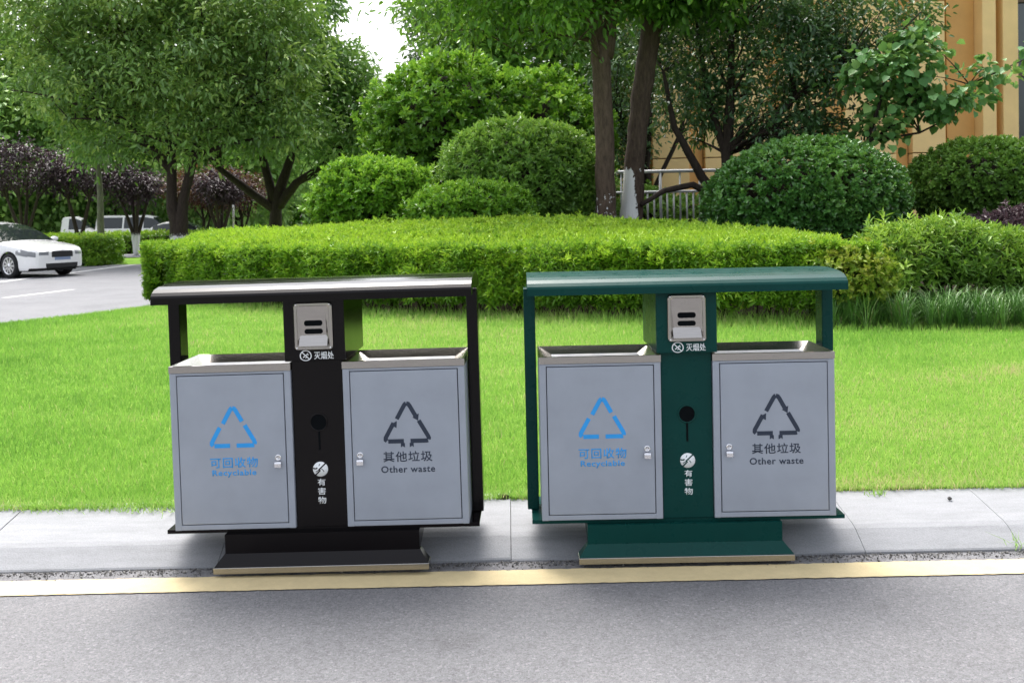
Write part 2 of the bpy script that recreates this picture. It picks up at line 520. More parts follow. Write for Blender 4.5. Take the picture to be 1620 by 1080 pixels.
# the yellow line, slightly wavy edges as hand-laid paint
mb = MB()
jr = random.Random(3)
n = 1200
xs = [-12 + 24 * i / n for i in range(n + 1)]
e0 = [3.372 + jr.uniform(-0.0022, 0.0022) for _ in xs]
e1 = [3.512 + jr.uniform(-0.0035, 0.0035) for _ in xs]
mb.add([(x, a, 0.004) for x, a in zip(xs, e0)] + [(x, a, 0.004) for x, a in zip(xs, e1)],
       [(i, i + 1, n + 2 + i, n + 1 + i) for i in range(n)])
tag(mb.build("yellow_road_marking", M['yellow']), kind='structure')

# gutter grit: small stones gathered along the foot of the kerb
def grit():
    n = 5200
    x = rng.uniform(-3.2, 3.2, n)
    y = KERB_Y - 0.006 - np.abs(rng.normal(0, 0.034, n))
    s = rng.uniform(0.001, 0.0032, n) * rng.choice([1, 1, 1, 1.8], n)
    base = np.array([[1, 0, 0], [-1, 0, 0], [0, 1, 0], [0, -1, 0], [0, 0, 1], [0, 0, -1]], float)
    V = base[None] * (s[:, None, None] * rng.uniform(0.6, 1.3, (n, 6, 1)))
    V[:, :, 2] += 0.003
    V += np.stack([x, y, 0 * x], 1)[:, None]
    f = np.array([[0, 2, 4], [2, 1, 4], [1, 3, 4], [3, 0, 4], [2, 0, 5], [1, 2, 5], [3, 1, 5], [0, 3, 5]])
    F = (np.arange(n)[:, None, None] * 6 + f[None]).reshape(-1, 3)
    o = np_mesh("gutter_gravel", V.reshape(-1, 3), F, M['gritm'], attrs={'tint': np.repeat(rng.random(n), 6)})
    tag(o, kind='stuff', label="fine dark grit gathered in the gutter along the kerb foot", cat="gravel")
m, nt, b = mat_new("gutter_grit")
at = N(nt, "ShaderNodeAttribute", attribute_name="tint")
r = ramp(nt, at.outputs["Fac"], [(0.0, (0.05, 0.047, 0.045)), (0.6, (0.12, 0.115, 0.11)), (1.0, (0.28, 0.27, 0.25))])
nt.links.new(r.outputs[0], b.inputs["Base Color"]); b.inputs["Roughness"].default_value = 0.9
M['gritm'] = m
grit()

# kerb stones: sloped granite blocks about a metre long with tight joints
mb = MB()
prof = [(KERB_Y, -0.05), (KERB_Y, 0.006), (KERB_Y + 0.006, 0.012), (KERB_Y + 0.105, 0.064), (KERB_Y + 0.135, 0.073), (4.03, 0.118), (4.10, 0.118), (4.10, -0.05)]
joints = [-12.6, -11.6, -10.6, -9.6, -8.55, -7.5, -6.5, -5.45, -4.4, -3.2, -2.12, -1.16, -0.03, 0.93, 1.33, 1.93, 2.95, 4.0, 5.0, 6.1, 7.1, 8.2, 9.2, 10.2, 11.3, 12.4]
for i, (a, c) in enumerate(zip(joints[:-1], joints[1:])):
    dz = jr.uniform(-0.003, 0.003); dy = jr.uniform(-0.004, 0.004)
    sk = 0
    n = len(prof)
    vs = []
    for xx, s in ((a + 0.0012, 1), (c - 0.0012, -1)):
        vs += [(xx + (sk * (p[0] - KERB_Y) if s > 0 else 0), p[0] + dy, p[1] + (dz if p[1] > 0 else 0)) for p in prof]
    fs = [tuple(range(n)), tuple(range(2 * n - 1, n - 1, -1))] + [(k, k + n, (k + 1) % n + n, (k + 1) % n) for k in range(n)]
    mb.add(vs, fs)
mb.box(-12.6, 12.4, KERB_Y + 0.07, 4.08, -0.05, 0.030, 1)
tag(mb.build("kerb", [M['kerb'], M['soil']]), kind='structure')

# side street on the left and everything paved beyond
XL = [(3.9, -16.0), (6.0, -12.2), (8.0, -9.7), (10.2, -8.3), (12.7, -6.9), (15.1, -5.84), (18.0, -5.5), (24.0, -5.4)]
def xleft(y): return float(np.interp(y, [p[0] for p in XL], [p[1] for p in XL]))
poly = [(-60, KERB_Y + 0.03), (-16.0, KERB_Y + 0.03)] + [(x - 0.0, y) for y, x in XL] + [(-5.4, 33.0), (-60, 33.0)]
sheet("side_street", poly, 0.0, M['asphalt_far'])
sheet("cross_road", [(-60, 40.5), (10, 40.5), (10, 45.3), (-60, 45.3)], 0.0, M['asphalt_far'])
sheet("car_park", [(-60, 48.2), (10, 48.2), (10, 62), (-60, 62)], 0.0, M['asphalt_far'])
sheet("street_edge_marking", [(-12.62, 14), (-12.86, 14), (-12.95, 24), (-13.1, 32.6), (-12.9, 32.6), (-12.72, 24)], 0.004, M['whiteline'])
for (xa, ya, xb, yb) in ((-9.78, 18.2, -9.38, 20.2), (-9.1, 24.2, -8.8, 26.4), (-10.6, 12.2, -10.2, 14.2)):
    sheet("street_dash_marking", [(xa - 0.07, ya), (xa + 0.07, ya), (xb + 0.07, yb), (xb - 0.07, yb)], 0.004, M['whiteline'])

FX = [-9.0, -5.9, -5.2, -4.35, -3.13, -1.65, -0.09, 1.29, 2.6, 3.75, 5.02, 9.0, 18.0]
FY = [17.0, 15.6, 14.3, 13.5, 12.6, 11.63, 10.94, 10.33, 9.9, 9.6, 9.35, 8.9, 8.6]
def front(x): return np.interp(x, FX, FY)
def sstep(t):
    t = np.clip(t, 0, 1)
    return t * t * (3 - 2 * t)

def lawn_z(x, y):
    xl = np.interp(y, [p[0] for p in XL], [p[1] for p in XL])
    h = 0.118 + 0.030 * sstep((y - 4) / 6) + 0.010 * np.sin(x * 1.3 + 0.7 * y) * np.sin(0.9 * y)
    return 0.012 + (h - 0.012) * sstep((x - xl) / 1.6)
def grid_sheet(name, mat, ys, x0f, x1f, nx, zf):
    V = []
    for y in ys:
        xs = np.linspace(x0f(y), x1f(y), nx)
        V.append(np.stack([xs, np.full(nx, y), zf(xs, np.full(nx, y))], 1))
    V = np.concatenate(V)
    ny = len(ys)
    i = (np.arange(ny - 1)[:, None] * nx + np.arange(nx - 1)[None]).ravel()
    F = np.stack([i, i + 1, i + nx + 1, i + nx], 1)
    return tag(np_mesh(name, V, F, mat, smooth=True), kind='structure')
grid_sheet("lawn", M['lawn_soil'], np.linspace(4.03, 17.5, 70), xleft, lambda y: 18.0, 90, lawn_z)
def mound_z(x, y):
    f = front(x)
    xl = np.interp(y, [p[0] for p in XL], [p[1] for p in XL]) + 0.2
    base = 0.10 + 0.06 * sstep((y - f) / 0.4) + 0.85 * sstep((y - f - 0.6) / 5.5)
    return base * sstep((x - xl) / 0.8 + 0.1) - 0.06 * (x < xl + 0.05)
grid_sheet("planting_bed", M['soil'], np.linspace(8.5, 33, 90), lambda y: xleft(y) + 0.15 if y > 14 else xleft(y) + 0.3, lambda y: 30.0, 110, mound_z)

# ------------------------------------------------------------------ leaves
def unit(a):
    return a / np.maximum(np.linalg.norm(a, axis=-1, keepdims=True), 1e-9)

SHAPES = {  # widths at 30 % and 70 % of the length
    'oval': ((0.28, 0.46), (0.68, 0.40)),
    'round': ((0.20, 0.50), (0.64, 0.50)),
    'lance': ((0.30, 0.42), (0.66, 0.30)),
}
def leaf_geom(C, A, Nn, L, W, shape='oval', fold=0.22, droop=0.12, simple=False):
    A = unit(A)
    Nn = unit(Nn - A * (Nn * A).sum(1, keepdims=True))
    S = np.cross(A, Nn)
    L = L[:, None]; W = W[:, None]
    n = len(C)
    if simple:
        V = np.stack([C, C + A * L * 0.5 + S * W * 0.5 + Nn * W * fold * .5, C + A * L - Nn * L * droop, C + A * L * 0.5 - S * W * 0.5 + Nn * W * fold * .5], 1)
        F = np.arange(n)[:, None] * 4 + np.arange(4)[None]
        return V.reshape(-1, 3), F, 4
    (p1, w1), (p2, w2) = SHAPES[shape]
    r1 = C + A * L * p1 + S * W * w1 + Nn * W * fold
    l1 = C + A * L * p1 - S * W * w1 + Nn * W * fold
    r2 = C + A * L * p2 + S * W * w2 + Nn * (W * fold - L * droop * 0.4)
    l2 = C + A * L * p2 - S * W * w2 + Nn * (W * fold - L * droop * 0.4)
    tip = C + A * L - Nn * L * droop
    V = np.stack([C, r1, r2, tip, l2, l1], 1)
    f = np.array([[0, 1, 2, 3], [0, 3, 4, 5]])
    F = (np.arange(n)[:, None, None] * 6 + f[None]).reshape(-1, 4)
    return V.reshape(-1, 3), F, 6

def leaves(name, C, A, Nn, L, W, tint, mat, parent, **kw):
    V, F, k = leaf_geom(C, A, Nn, L, W, **kw)
    return np_mesh(name, V, F, mat, parent, {'tint': np.repeat(np.clip(tint, 0, 1), k)})

def rand_dirs(n):
    return unit(rng.normal(size=(n, 3)))

def shoot_leaves(P, axis, k, L, W, tint_s, spread=(35, 80), jit=0.15):
    """whorls of k leaves round young shoots standing at P along axis"""
    n = len(P)
    axis = unit(axis)
    u = unit(np.cross(axis, rand_dirs(n)))
    w = np.cross(axis, u)
    az = (np.arange(k)[None] * 2.4 + rng.uniform(0, 6.28, n)[:, None])
    el = np.radians(rng.uniform(spread[0], spread[1], (n, k)))
    fr = (np.arange(k) / k)[None]                      # lower leaves splay more, top ones stand up
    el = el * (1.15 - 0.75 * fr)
    d = axis[:, None] * np.cos(el)[..., None] + (u[:, None] * np.cos(az)[..., None] + w[:, None] * np.sin(az)[..., None]) * np.sin(el)[..., None]
    lens = L * rng.uniform(0.7, 1.25, (n, k)) * (1.1 - 0.45 * fr)
    C = P[:, None] + axis[:, None] * (fr * L * 0.9)[..., None] + rng.normal(0, jit * L, (n, k, 3)) * 0.3
    Nn = axis[:, None] + 0.35 * rng.normal(size=(n, k, 3))
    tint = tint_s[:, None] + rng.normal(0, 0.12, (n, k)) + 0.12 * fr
    return C.reshape(-1, 3), d.reshape(-1, 3), Nn.reshape(-1, 3), lens.ravel(), (lens * W / L * rng.uniform(0.85, 1.15, (n, k))).ravel(), tint.ravel()

def lump(P, s, seed):
    """smooth pseudo-random field in -1..1"""
    q = np.random.default_rng(seed)
    out = 0
    for k in range(5):
        d = unit(q.normal(size=(1, 3)))[0] * s * q.uniform(0.6, 1.8)
        out = out + np.sin(P @ d + q.uniform(0, 6.28))
    return out / 3.0

# ---- clipped hedge
def hedge_back(x): return np.interp(x, [-6, -4, -1, 1, 3, 4.5], [17.3, 16.6, 15.4, 14.6, 13.6, 12.6])
def hedge_topz(x, t):
    zb = np.interp(x, [-6, -4, -1, 1.5, 3, 4.3], [1.14, 1.2, 1.30, 1.24, 1.10, 0.98])
    zf = np.interp(x, [-6, 0, 4.3], [0.95, 0.92, 0.88])
    return zf + (zb - zf) * t
def build_hedge():
    root = empty("clipped_hedge", (0, 0, 0), 0, "long low clipped hedge with yellow-green top behind the two recycling stations", "hedge")
    XA, XB = -5.45, 3.72
    P = []; Ax = []; T = []
    # front face
    n = 5800
    x = rng.uniform(XA, XB, n)
    z = 0.29 + 0.67 * rng.random(n) ** 0.9
    y = front(x) + 0.10 * np.cos((z - 0.5) * 3) * -1 + 0.10 + 0.25 * np.clip((0.42 - z) / 0.2, 0, 1)
    p = np.stack([x, y, z], 1)
    b = 0.07 * lump(p, 3.2, 1) + 0.115 * lump(p, 9.0, 2)
    depth = rng.exponential(0.07, n)
    y = y - b + depth
    P.append(np.stack([x, y, z], 1))
    a = np.stack([0.35 * rng.normal(size=n), -0.75 + 0.35 * rng.normal(size=n), 0.55 + 0.35 * rng.normal(size=n)], 1)
    Ax.append(a)
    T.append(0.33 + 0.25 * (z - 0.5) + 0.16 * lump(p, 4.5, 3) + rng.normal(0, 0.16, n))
    # top
    n = 9000
    x = rng.uniform(XA, XB, n)
    t = rng.random(n) ** 1.25
    y = front(x) + 0.03 + (hedge_back(x) - front(x)) * t
    p = np.stack([x, y, 0 * x], 1)
    z = hedge_topz(x, t) + 0.025 * lump(p, 3.0, 5) + 0.02 * lump(p, 8, 6) - 0.10 * np.exp(-t * 22) - rng.exponential(0.035, n) + 0.06 * (rng.random(n) < 0.07) * rng.random(n)
    P.append(np.stack([x, y, z], 1))
    Ax.append(np.stack([0.38 * rng.normal(size=n), 0.38 * rng.normal(size=n) - 0.15, np.ones(n)], 1))
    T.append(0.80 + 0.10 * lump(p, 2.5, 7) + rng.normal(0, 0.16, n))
    # left end, and a thinner skin on the back and right
    n = 2600
    y = rng.uniform(14.2, 17.3, n); z = 0.22 + 0.8 * rng.random(n)
    x = -5.42 - 0.28 * np.sin(np.clip((y - 14.0) / 3.3, 0, 1) * PI) + rng.exponential(0.06, n)
    p = np.stack([x, y, z], 1)
    x = x - 0.06 * lump(p, 4, 8)
    P.append(np.stack([x, y, z], 1))
    Ax.append(np.stack([-0.9 + 0.35 * rng.normal(size=n), -0.25 + 0.35 * rng.normal(size=n), 0.5 + 0.3 * rng.normal(size=n)], 1))
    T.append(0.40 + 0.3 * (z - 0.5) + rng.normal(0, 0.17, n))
    P = np.concatenate(P); Ax = np.concatenate(Ax); T = np.concatenate(T)
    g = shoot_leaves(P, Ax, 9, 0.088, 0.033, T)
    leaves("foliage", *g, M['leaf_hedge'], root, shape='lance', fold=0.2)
    # woody stems under the skirt of the hedge
    mb = MB()
    for i in range(230):
        x = random.uniform(XA + 0.1, XB); y = float(front(x)) + random.uniform(0.2, 0.6)
        z0 = float(mound_z(np.array([x]), np.array([y]))[0]) - 0.02
        dx, dy = random.uniform(-.12, .12), random.uniform(-.15, .05)
        mb.tube([(x, y, z0), (x + dx * .5, y + dy * .4, z0 + .2), (x + dx, y + dy, 0.62)], [.011, .008, .004], 5)
    tag(mb.build("woody_stems", M['twig'], root), kind="stuff")
    return root
build_hedge()

def mass(name, label, cat, blobs, n, k, L, W, mat, shape='oval', tint0=0.4, tz=0.25, group=None, seed=1, base=None, stems=0, spread=(35, 80), droop=0.12, depth=0.10, lumpa=0.07, up=0.5, zmin=None, lf=1.0, ragged=0.16):
    """shrub whose foliage is a skin of leafy shoots over a lumpy rounded body"""
    bx, by, bz = base if base else (blobs[0][0], blobs[0][1], blobs[0][2] - blobs[0][5])
    root = empty(name, (bx, by, bz), 0, label, cat, group)
    vol = np.array([b[3] * b[4] + b[3] * b[5] + b[4] * b[5] for b in blobs])
    cnt = (n * vol / vol.sum()).astype(int)
    P = []; Ax = []; T = []
    for bi, (b, c) in enumerate(zip(blobs, cnt)):
        d = rand_dirs(int(c * 1.5))
        d = d[(d[:, 2] > -0.55)]
        d = d[(d[:, 1] < 0.45) | (rng.random(len(d)) < 0.4)][:c]
        cen = np.array(b[:3]); rad = np.array(b[3:6])
        w = cen + d * rad
        f = 1 + lumpa * lump(w, 3.0 * lf, seed + bi) + 0.6 * lumpa * lump(w, 8.0 * lf, seed + 40 + bi)
        f = f - rng.exponential(depth, len(d)) / rad.mean() + ragged * (rng.random(len(d)) < .10) * rng.random(len(d)) / rad.mean()
        p = cen + d * rad * f[:, None]
        nor = unit(d / rad)
        ok = np.ones(len(p), bool)
        for bj, o in enumerate(blobs):          # drop what lies well inside another lobe
            if bj != bi:
                q = (p - np.array(o[:3])) / np.array(o[3:6])
                ok &= (q ** 2).sum(1) > 0.72
        if zmin is not None: ok &= p[:, 2] > zmin
        p = p[ok]; nor = nor[ok]
        P.append(p); Ax.append(nor + np.array([0, 0, up]) + 0.42 * rng.normal(size=p.shape))
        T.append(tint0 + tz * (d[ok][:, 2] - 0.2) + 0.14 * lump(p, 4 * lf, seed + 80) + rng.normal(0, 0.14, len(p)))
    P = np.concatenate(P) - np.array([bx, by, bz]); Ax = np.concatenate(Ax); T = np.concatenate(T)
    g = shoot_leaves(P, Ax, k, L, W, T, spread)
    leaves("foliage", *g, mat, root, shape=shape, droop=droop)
    mb = MB()                                          # dense twiggy interior that closes the view through the shrub
    for b in blobs:
        bm = bmesh.new(); bmesh.ops.create_icosphere(bm, subdivisions=3, radius=1)
        for v in bm.verts:
            k_ = (0.74 if lumpa < .14 else .55) + .07 * math.sin(5 * v.co.x + seed) * math.cos(4 * v.co.z)
            v.co = (b[0] - bx + v.co.x * b[3] * k_, b[1] - by + v.co.y * b[4] * k_, b[2] - bz + v.co.z * b[5] * k_)
        mb.bm(bm, 0, True)
    if stems:
        for i in range(stems):
            b = random.choice(blobs)
            dx, dy = random.uniform(-.5, .5) * b[3], random.uniform(-.6, .3) * b[4]
            top = Vector((b[0] + dx - bx, b[1] + dy - by, b[2] - bz + random.uniform(0, .3) * b[5]))
            mb.tube([(dx * .3, dy * .3, -0.05), (dx * .5 + (b[0] - bx) * .5, dy * .5 + (b[1] - by) * .5, top.z * .45), top], [.03, .02, .008], 6, wob=.1, seed=i)
    mb.build("inner_twigs", M['twig'], root)
    return root

SG = None
mass("dome_shrub", "large dark glossy clipped dome shrub behind the right end of the hedge", "shrub",
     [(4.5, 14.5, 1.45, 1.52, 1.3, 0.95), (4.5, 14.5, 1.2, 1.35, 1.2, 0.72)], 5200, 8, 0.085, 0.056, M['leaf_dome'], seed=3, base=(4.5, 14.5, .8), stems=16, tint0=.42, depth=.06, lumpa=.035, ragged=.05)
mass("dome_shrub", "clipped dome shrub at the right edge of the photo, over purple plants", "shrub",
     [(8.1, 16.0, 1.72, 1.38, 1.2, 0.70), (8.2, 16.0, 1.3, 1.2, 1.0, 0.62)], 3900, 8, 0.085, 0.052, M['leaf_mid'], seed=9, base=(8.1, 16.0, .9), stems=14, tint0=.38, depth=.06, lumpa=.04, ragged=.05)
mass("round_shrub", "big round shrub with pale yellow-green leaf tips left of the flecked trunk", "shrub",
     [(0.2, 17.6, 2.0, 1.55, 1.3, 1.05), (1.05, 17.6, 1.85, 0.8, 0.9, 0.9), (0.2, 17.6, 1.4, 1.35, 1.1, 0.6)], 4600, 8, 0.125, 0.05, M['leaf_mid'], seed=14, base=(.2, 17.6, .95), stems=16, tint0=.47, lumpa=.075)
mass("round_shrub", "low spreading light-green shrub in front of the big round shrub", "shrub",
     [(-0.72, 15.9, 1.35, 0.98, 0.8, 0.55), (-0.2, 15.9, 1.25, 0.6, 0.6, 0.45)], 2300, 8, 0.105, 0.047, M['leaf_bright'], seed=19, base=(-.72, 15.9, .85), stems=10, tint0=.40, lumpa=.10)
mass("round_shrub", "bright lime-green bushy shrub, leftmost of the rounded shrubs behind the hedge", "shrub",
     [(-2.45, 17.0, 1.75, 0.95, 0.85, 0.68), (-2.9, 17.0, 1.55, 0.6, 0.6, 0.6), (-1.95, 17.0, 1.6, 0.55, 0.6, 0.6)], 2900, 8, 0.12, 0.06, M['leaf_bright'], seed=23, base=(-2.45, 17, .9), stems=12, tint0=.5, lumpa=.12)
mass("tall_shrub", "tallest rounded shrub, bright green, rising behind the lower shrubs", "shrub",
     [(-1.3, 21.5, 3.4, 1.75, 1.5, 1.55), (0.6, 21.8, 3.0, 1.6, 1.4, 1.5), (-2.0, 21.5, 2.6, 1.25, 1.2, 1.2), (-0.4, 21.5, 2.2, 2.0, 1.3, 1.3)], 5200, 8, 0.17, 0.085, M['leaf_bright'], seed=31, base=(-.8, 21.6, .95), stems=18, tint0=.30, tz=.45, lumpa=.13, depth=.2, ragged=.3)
mass("low_shrub", "low dark green shrub showing through the bars of the pale railing", "shrub",
     [(2.9, 21.2, 1.3, 1.1, .6, .55), (3.9, 21.4, 1.2, .8, .6, .45)], 1300, 7, 0.11, 0.05, M['leaf_mid'], seed=62, base=(3.2, 21.2, .95), tint0=.4, lumpa=.13)
# looser plants at the right end of the bed
mass("yellow_shrub", "small loose shrub with yellow variegated leaves at the right end of the hedge", "shrub",
     [(3.42, 9.9, 0.70, 0.30, 0.32, 0.26), (3.66, 9.8, 0.58, 0.26, 0.28, 0.30), (3.35, 9.85, .5, .25, .26, .25)], 850, 7, 0.062, 0.032, M['leaf_yellow'], seed=37, base=(3.5, 9.9, .15), stems=9, tint0=.5, lumpa=.18, depth=.10)
mass("loose_shrub", "unclipped leafy green shrub spreading right of the yellow shrub", "shrub",
     [(4.75, 10.4, 0.72, 0.75, 0.6, 0.42), (5.35, 10.3, 0.62, 0.6, 0.55, 0.42), (4.15, 10.3, 0.72, 0.45, 0.45, 0.40), (3.9, 10.0, .5, .3, .3, .3)], 3300, 7, 0.10, 0.032, M['leaf_loose'], shape='lance', seed=43, base=(4.8, 10.4, .15), stems=12, tint0=.48, lumpa=.15, depth=.14, up=.8)
mass("loose_shrub", "unclipped leafy shrub cut by the right edge of the photo beside tall grass", "shrub",
     [(6.15, 10.0, 0.55, 0.6, 0.5, 0.5), (5.75, 9.8, 0.42, 0.4, 0.4, 0.4)], 1500, 7, 0.10, 0.032, M['leaf_loose'], shape='lance', seed=47, base=(6.0, 10.0, .15), stems=9, tint0=.42, lumpa=.2, depth=.14, up=.8)
mass("purple_shrub", "low purple-leaved plants filling the ground left of and under the far right dome", "shrub",
     [(6.5, 14.4, 0.82, 0.8, 0.5, 0.26), (7.3, 14.8, 0.86, 0.8, 0.5, 0.28)], 1700, 7, 0.07, 0.032, M['leaf_purple'], seed=53, base=(6.8, 14.5, .7), tint0=.5, lumpa=.18)
mass("purple_shrub", "purple-leaved shrub at the right edge of the photo beside the loose green shrub", "shrub",
     [(6.3, 11.9, 0.88, 0.42, 0.4, 0.36), (6.65, 11.9, 0.9, 0.4, 0.4, 0.4)], 1100, 7, 0.065, 0.03, M['leaf_purple'], seed=57, base=(6.45, 11.9, .4), tint0=.62, lumpa=.18)

def box_hedge(label, x0, x1, y0, y1, z1, n, seed):
    root = empty("box_hedge", ((x0 + x1) / 2, (y0 + y1) / 2, 0), 0, label, "hedge")
    side = rng.random(n)
    x = rng.uniform(x0, x1, n); y = rng.uniform(y0, y1, n); z = rng.uniform(0.05, z1, n)
    nor = np.zeros((n, 3))
    t = side < .4; z[t] = z1; nor[t] = (0, 0, 1)
    f = (side >= .4) & (side < .8); y[f] = y0; nor[f] = (0, -1, .4)
    e = side >= .8; x[e] = x1; nor[e] = (1, 0, .4)
    P = np.stack([x, y, z], 1) - np.array(root.location) - nor * rng.exponential(.06, n)[:, None] + .05 * rng.normal(size=(n, 3))
    g = shoot_leaves(P, nor + .4 * rng.normal(size=(n, 3)), 7, .12, .055, .35 + .35 * t + rng.normal(0, .15, n))
    leaves("foliage", *g, M['leaf_hedge'], root, simple=True)
    mb = MB(); mb.box(x0 + .12 - root.location.x, x1 - .12 - root.location.x, y0 + .12 - root.location.y, y1 - .12 - root.location.y, -.02, z1 - .14)
    mb.build("woody_core", M['twig'], root)
box_hedge("short clipped box hedge just behind the white sedan", -19.0, -14.1, 32.2, 34.2, .92, 3400, 61)
box_hedge("long low far hedge in front of the parked vans", -24.0, -8.0, 46.2, 47.4, .95, 4200, 67)

# ------------------------------------------------------------------ trees
def bez(p0, p1, p2, n):
    return [p0 * (1 - t) ** 2 + p1 * 2 * t * (1 - t) + p2 * t * t for t in [i / (n - 1) for i in range(n)]]

def tree(name, label, base, stems, blobs, ncl, nleaf, L, W, mat, bark, group=None, seed=1, shape='oval', simple=False, rc=0.35, tint0=0.42, limbs=26, shell=0.45, flat=0.7, droop=0.15, limb_r=0.05, sides=9, hang=0.3, cat="tree"):
    """stems: list of (points, radii) in world coordinates; blobs: crown lobes"""
    q = np.random.default_rng(seed)
    rr = random.Random(seed)
    root = empty(name, base, 0, label, cat, group)
    B = np.array(base)
    vol = np.array([b[3] * b[4] * b[5] for b in blobs]) ** 0.8
    cnt = np.maximum(1, (ncl * vol / vol.sum())).astype(int)
    C = []; O = []
    for b, c in zip(blobs, cnt):
        d = unit(q.normal(size=(c, 3)))
        rad = (shell + (1 - shell) * q.random(c) ** 0.6)
        w = np.array(b[:3]) + d * np.array(b[3:6]) * rad[:, None]
        w += 0.18 * np.array(b[3:6]).mean() * q.normal(size=(c, 3)) * 0.6
        C.append(w); O.append(d)
    C = np.concatenate(C); O = np.concatenate(O)
    # twig-scale clumps of leaves, flattened into sprays
    n = len(C)
    mcount = np.maximum(6, (nleaf / n * q.uniform(0.4, 1.7, n))).astype(int)
    idx = np.repeat(np.arange(n), mcount)
    m = len(idx)
    cr = rc * q.uniform(0.6, 1.4, n)
    off = q.normal(size=(m, 3)) * np.array([1, 1, flat]) * cr[idx][:, None] * 0.62
    P = C[idx] + off
    A = unit(off) * 0.8 + O[idx] * 0.35 + 0.55 * q.normal(size=(m, 3)) + np.array([0, 0, -hang])
    Nn = np.array([0, 0, 1.0]) + 0.45 * q.normal(size=(m, 3)) + 0.3 * O[idx]
    ln = L * q.uniform(0.5, 1.35, m)
    tint = tint0 + q.normal(0, 0.19, n)[idx] + q.normal(0, 0.13, m) + 0.1 * lump(P, 1.2 / max(rc, .2), seed)
    leaves("crown", P - B, A, Nn, ln, ln * W / L, tint, mat, root, shape=shape, simple=simple, droop=droop)
    mb = MB()
    for i, (pts, rad) in enumerate(stems):
        pts = [Vector(p) - Vector(base) for p in pts]
        # resample for a rounder, slightly irregular stem
        P2 = []; R2 = []
        for k in range(len(pts) - 1):
            for s in range(4):
                t = s / 4
                P2.append(pts[k].lerp(pts[k + 1], t) + Vector((rr.gauss(0, 1), rr.gauss(0, 1), 0)) * rad[k] * 0.05)
                R2.append(rad[k] * (1 - t) + rad[k + 1] * t)
        P2.append(pts[-1]); R2.append(rad[-1])
        mb.tube(P2, R2, sides, wob=0.05, seed=seed + i)
    ends = [(Vector(s[0][k]) - Vector(base), s[1][k]) for s in stems for k in range(max(1, len(s[0]) // 2), len(s[0]))]
    pick = q.choice(n, min(limbs, n), replace=False)
    for j in pick:
        tgt = Vector(C[j] - B)
        st, sr = min(ends, key=lambda e: (e[0] - tgt).length + (2.0 if e[0].z > tgt.z - 0.1 else 0) + rr.uniform(0, .8))
        mid = st.lerp(tgt, 0.5) + Vector((rr.uniform(-.15, .15), rr.uniform(-.15, .15), 0.12)) * (tgt - st).length
        pts = bez(st, mid, tgt, 7)
        r0 = min(sr * 0.75, limb_r)
        mb.tube(pts, [r0 * (1 - 0.85 * t / 6) for t in range(7)], 6, wob=.06, seed=int(j))
        for s in range(3):                                 # side twigs
            a = pts[rr.randint(2, 5)]
            k2 = q.integers(0, n)
            dirv = Vector(q.normal(size=3)) * (tgt - st).length * .16
            mb.tube([a, a + dirv * .6 + Vector((0, 0, .03)), a + dirv], [r0 * .35, r0 * .25, r0 * .1], 4)
    mb.build("trunk", bark, root)
    return root

# pair of trunks by the railing
tree("bed_tree", "brown trunk flecked with old limewash, left of the pair by the railing", (1.66, 16.5, 0.95),
     [([(1.66, 16.5, 0.9), (1.64, 16.5, 1.4), (1.65, 16.5, 2.6), (1.60, 16.5, 3.9), (1.62, 16.5, 4.3)], [.215, .178, .165, .162, .18]),
      ([(1.60, 16.5, 4.05), (1.48, 16.4, 5.0), (1.30, 16.3, 6.6)], [.14, .12, .07]),
      ([(1.70, 16.5, 4.05), (1.86, 16.55, 5.1), (2.2, 16.7, 6.8)], [.13, .11, .07])],
     [(0.3, 15.9, 5.5, 2.0, 1.6, 1.0), (1.6, 16.2, 6.2, 2.2, 1.8, 1.0), (-0.6, 16.6, 5.2, 1.3, 1.2, 0.9), (0.9, 15.6, 4.9, 0.7, 0.8, .7)], 300, 11500, 0.14, 0.06, M['leaf_over'], M['bark_fleck'], seed=71, rc=.34, tint0=.4, sides=14, limb_r=.05)
tree("bed_tree", "leaning brown trunk with a bold white limewashed foot, right of the pair by the railing", (2.22, 17.0, 0.95),
     [([(2.16, 17.0, 0.9), (2.17, 17.0, 1.5), (2.26, 17.0, 2.6), (2.40, 17.0, 3.7), (2.62, 17.0, 4.9), (2.75, 17.0, 6.2)], [.24, .20, .175, .18, .18, .11]),
      ([(2.55, 17.0, 4.5), (2.95, 17.0, 5.3), (3.4, 17.0, 6.4)], [.13, .11, .06])],
     [(2.7, 16.6, 6.1, 2.0, 1.6, 1.1), (3.4, 16.4, 5.4, 1.1, 1.0, .8), (2.4, 16.3, 5.35, .8, .8, .5)], 180, 8500, 0.16, 0.075, M['leaf_over'], M['bark_white'], seed=73, rc=.33, tint0=.3, sides=14)
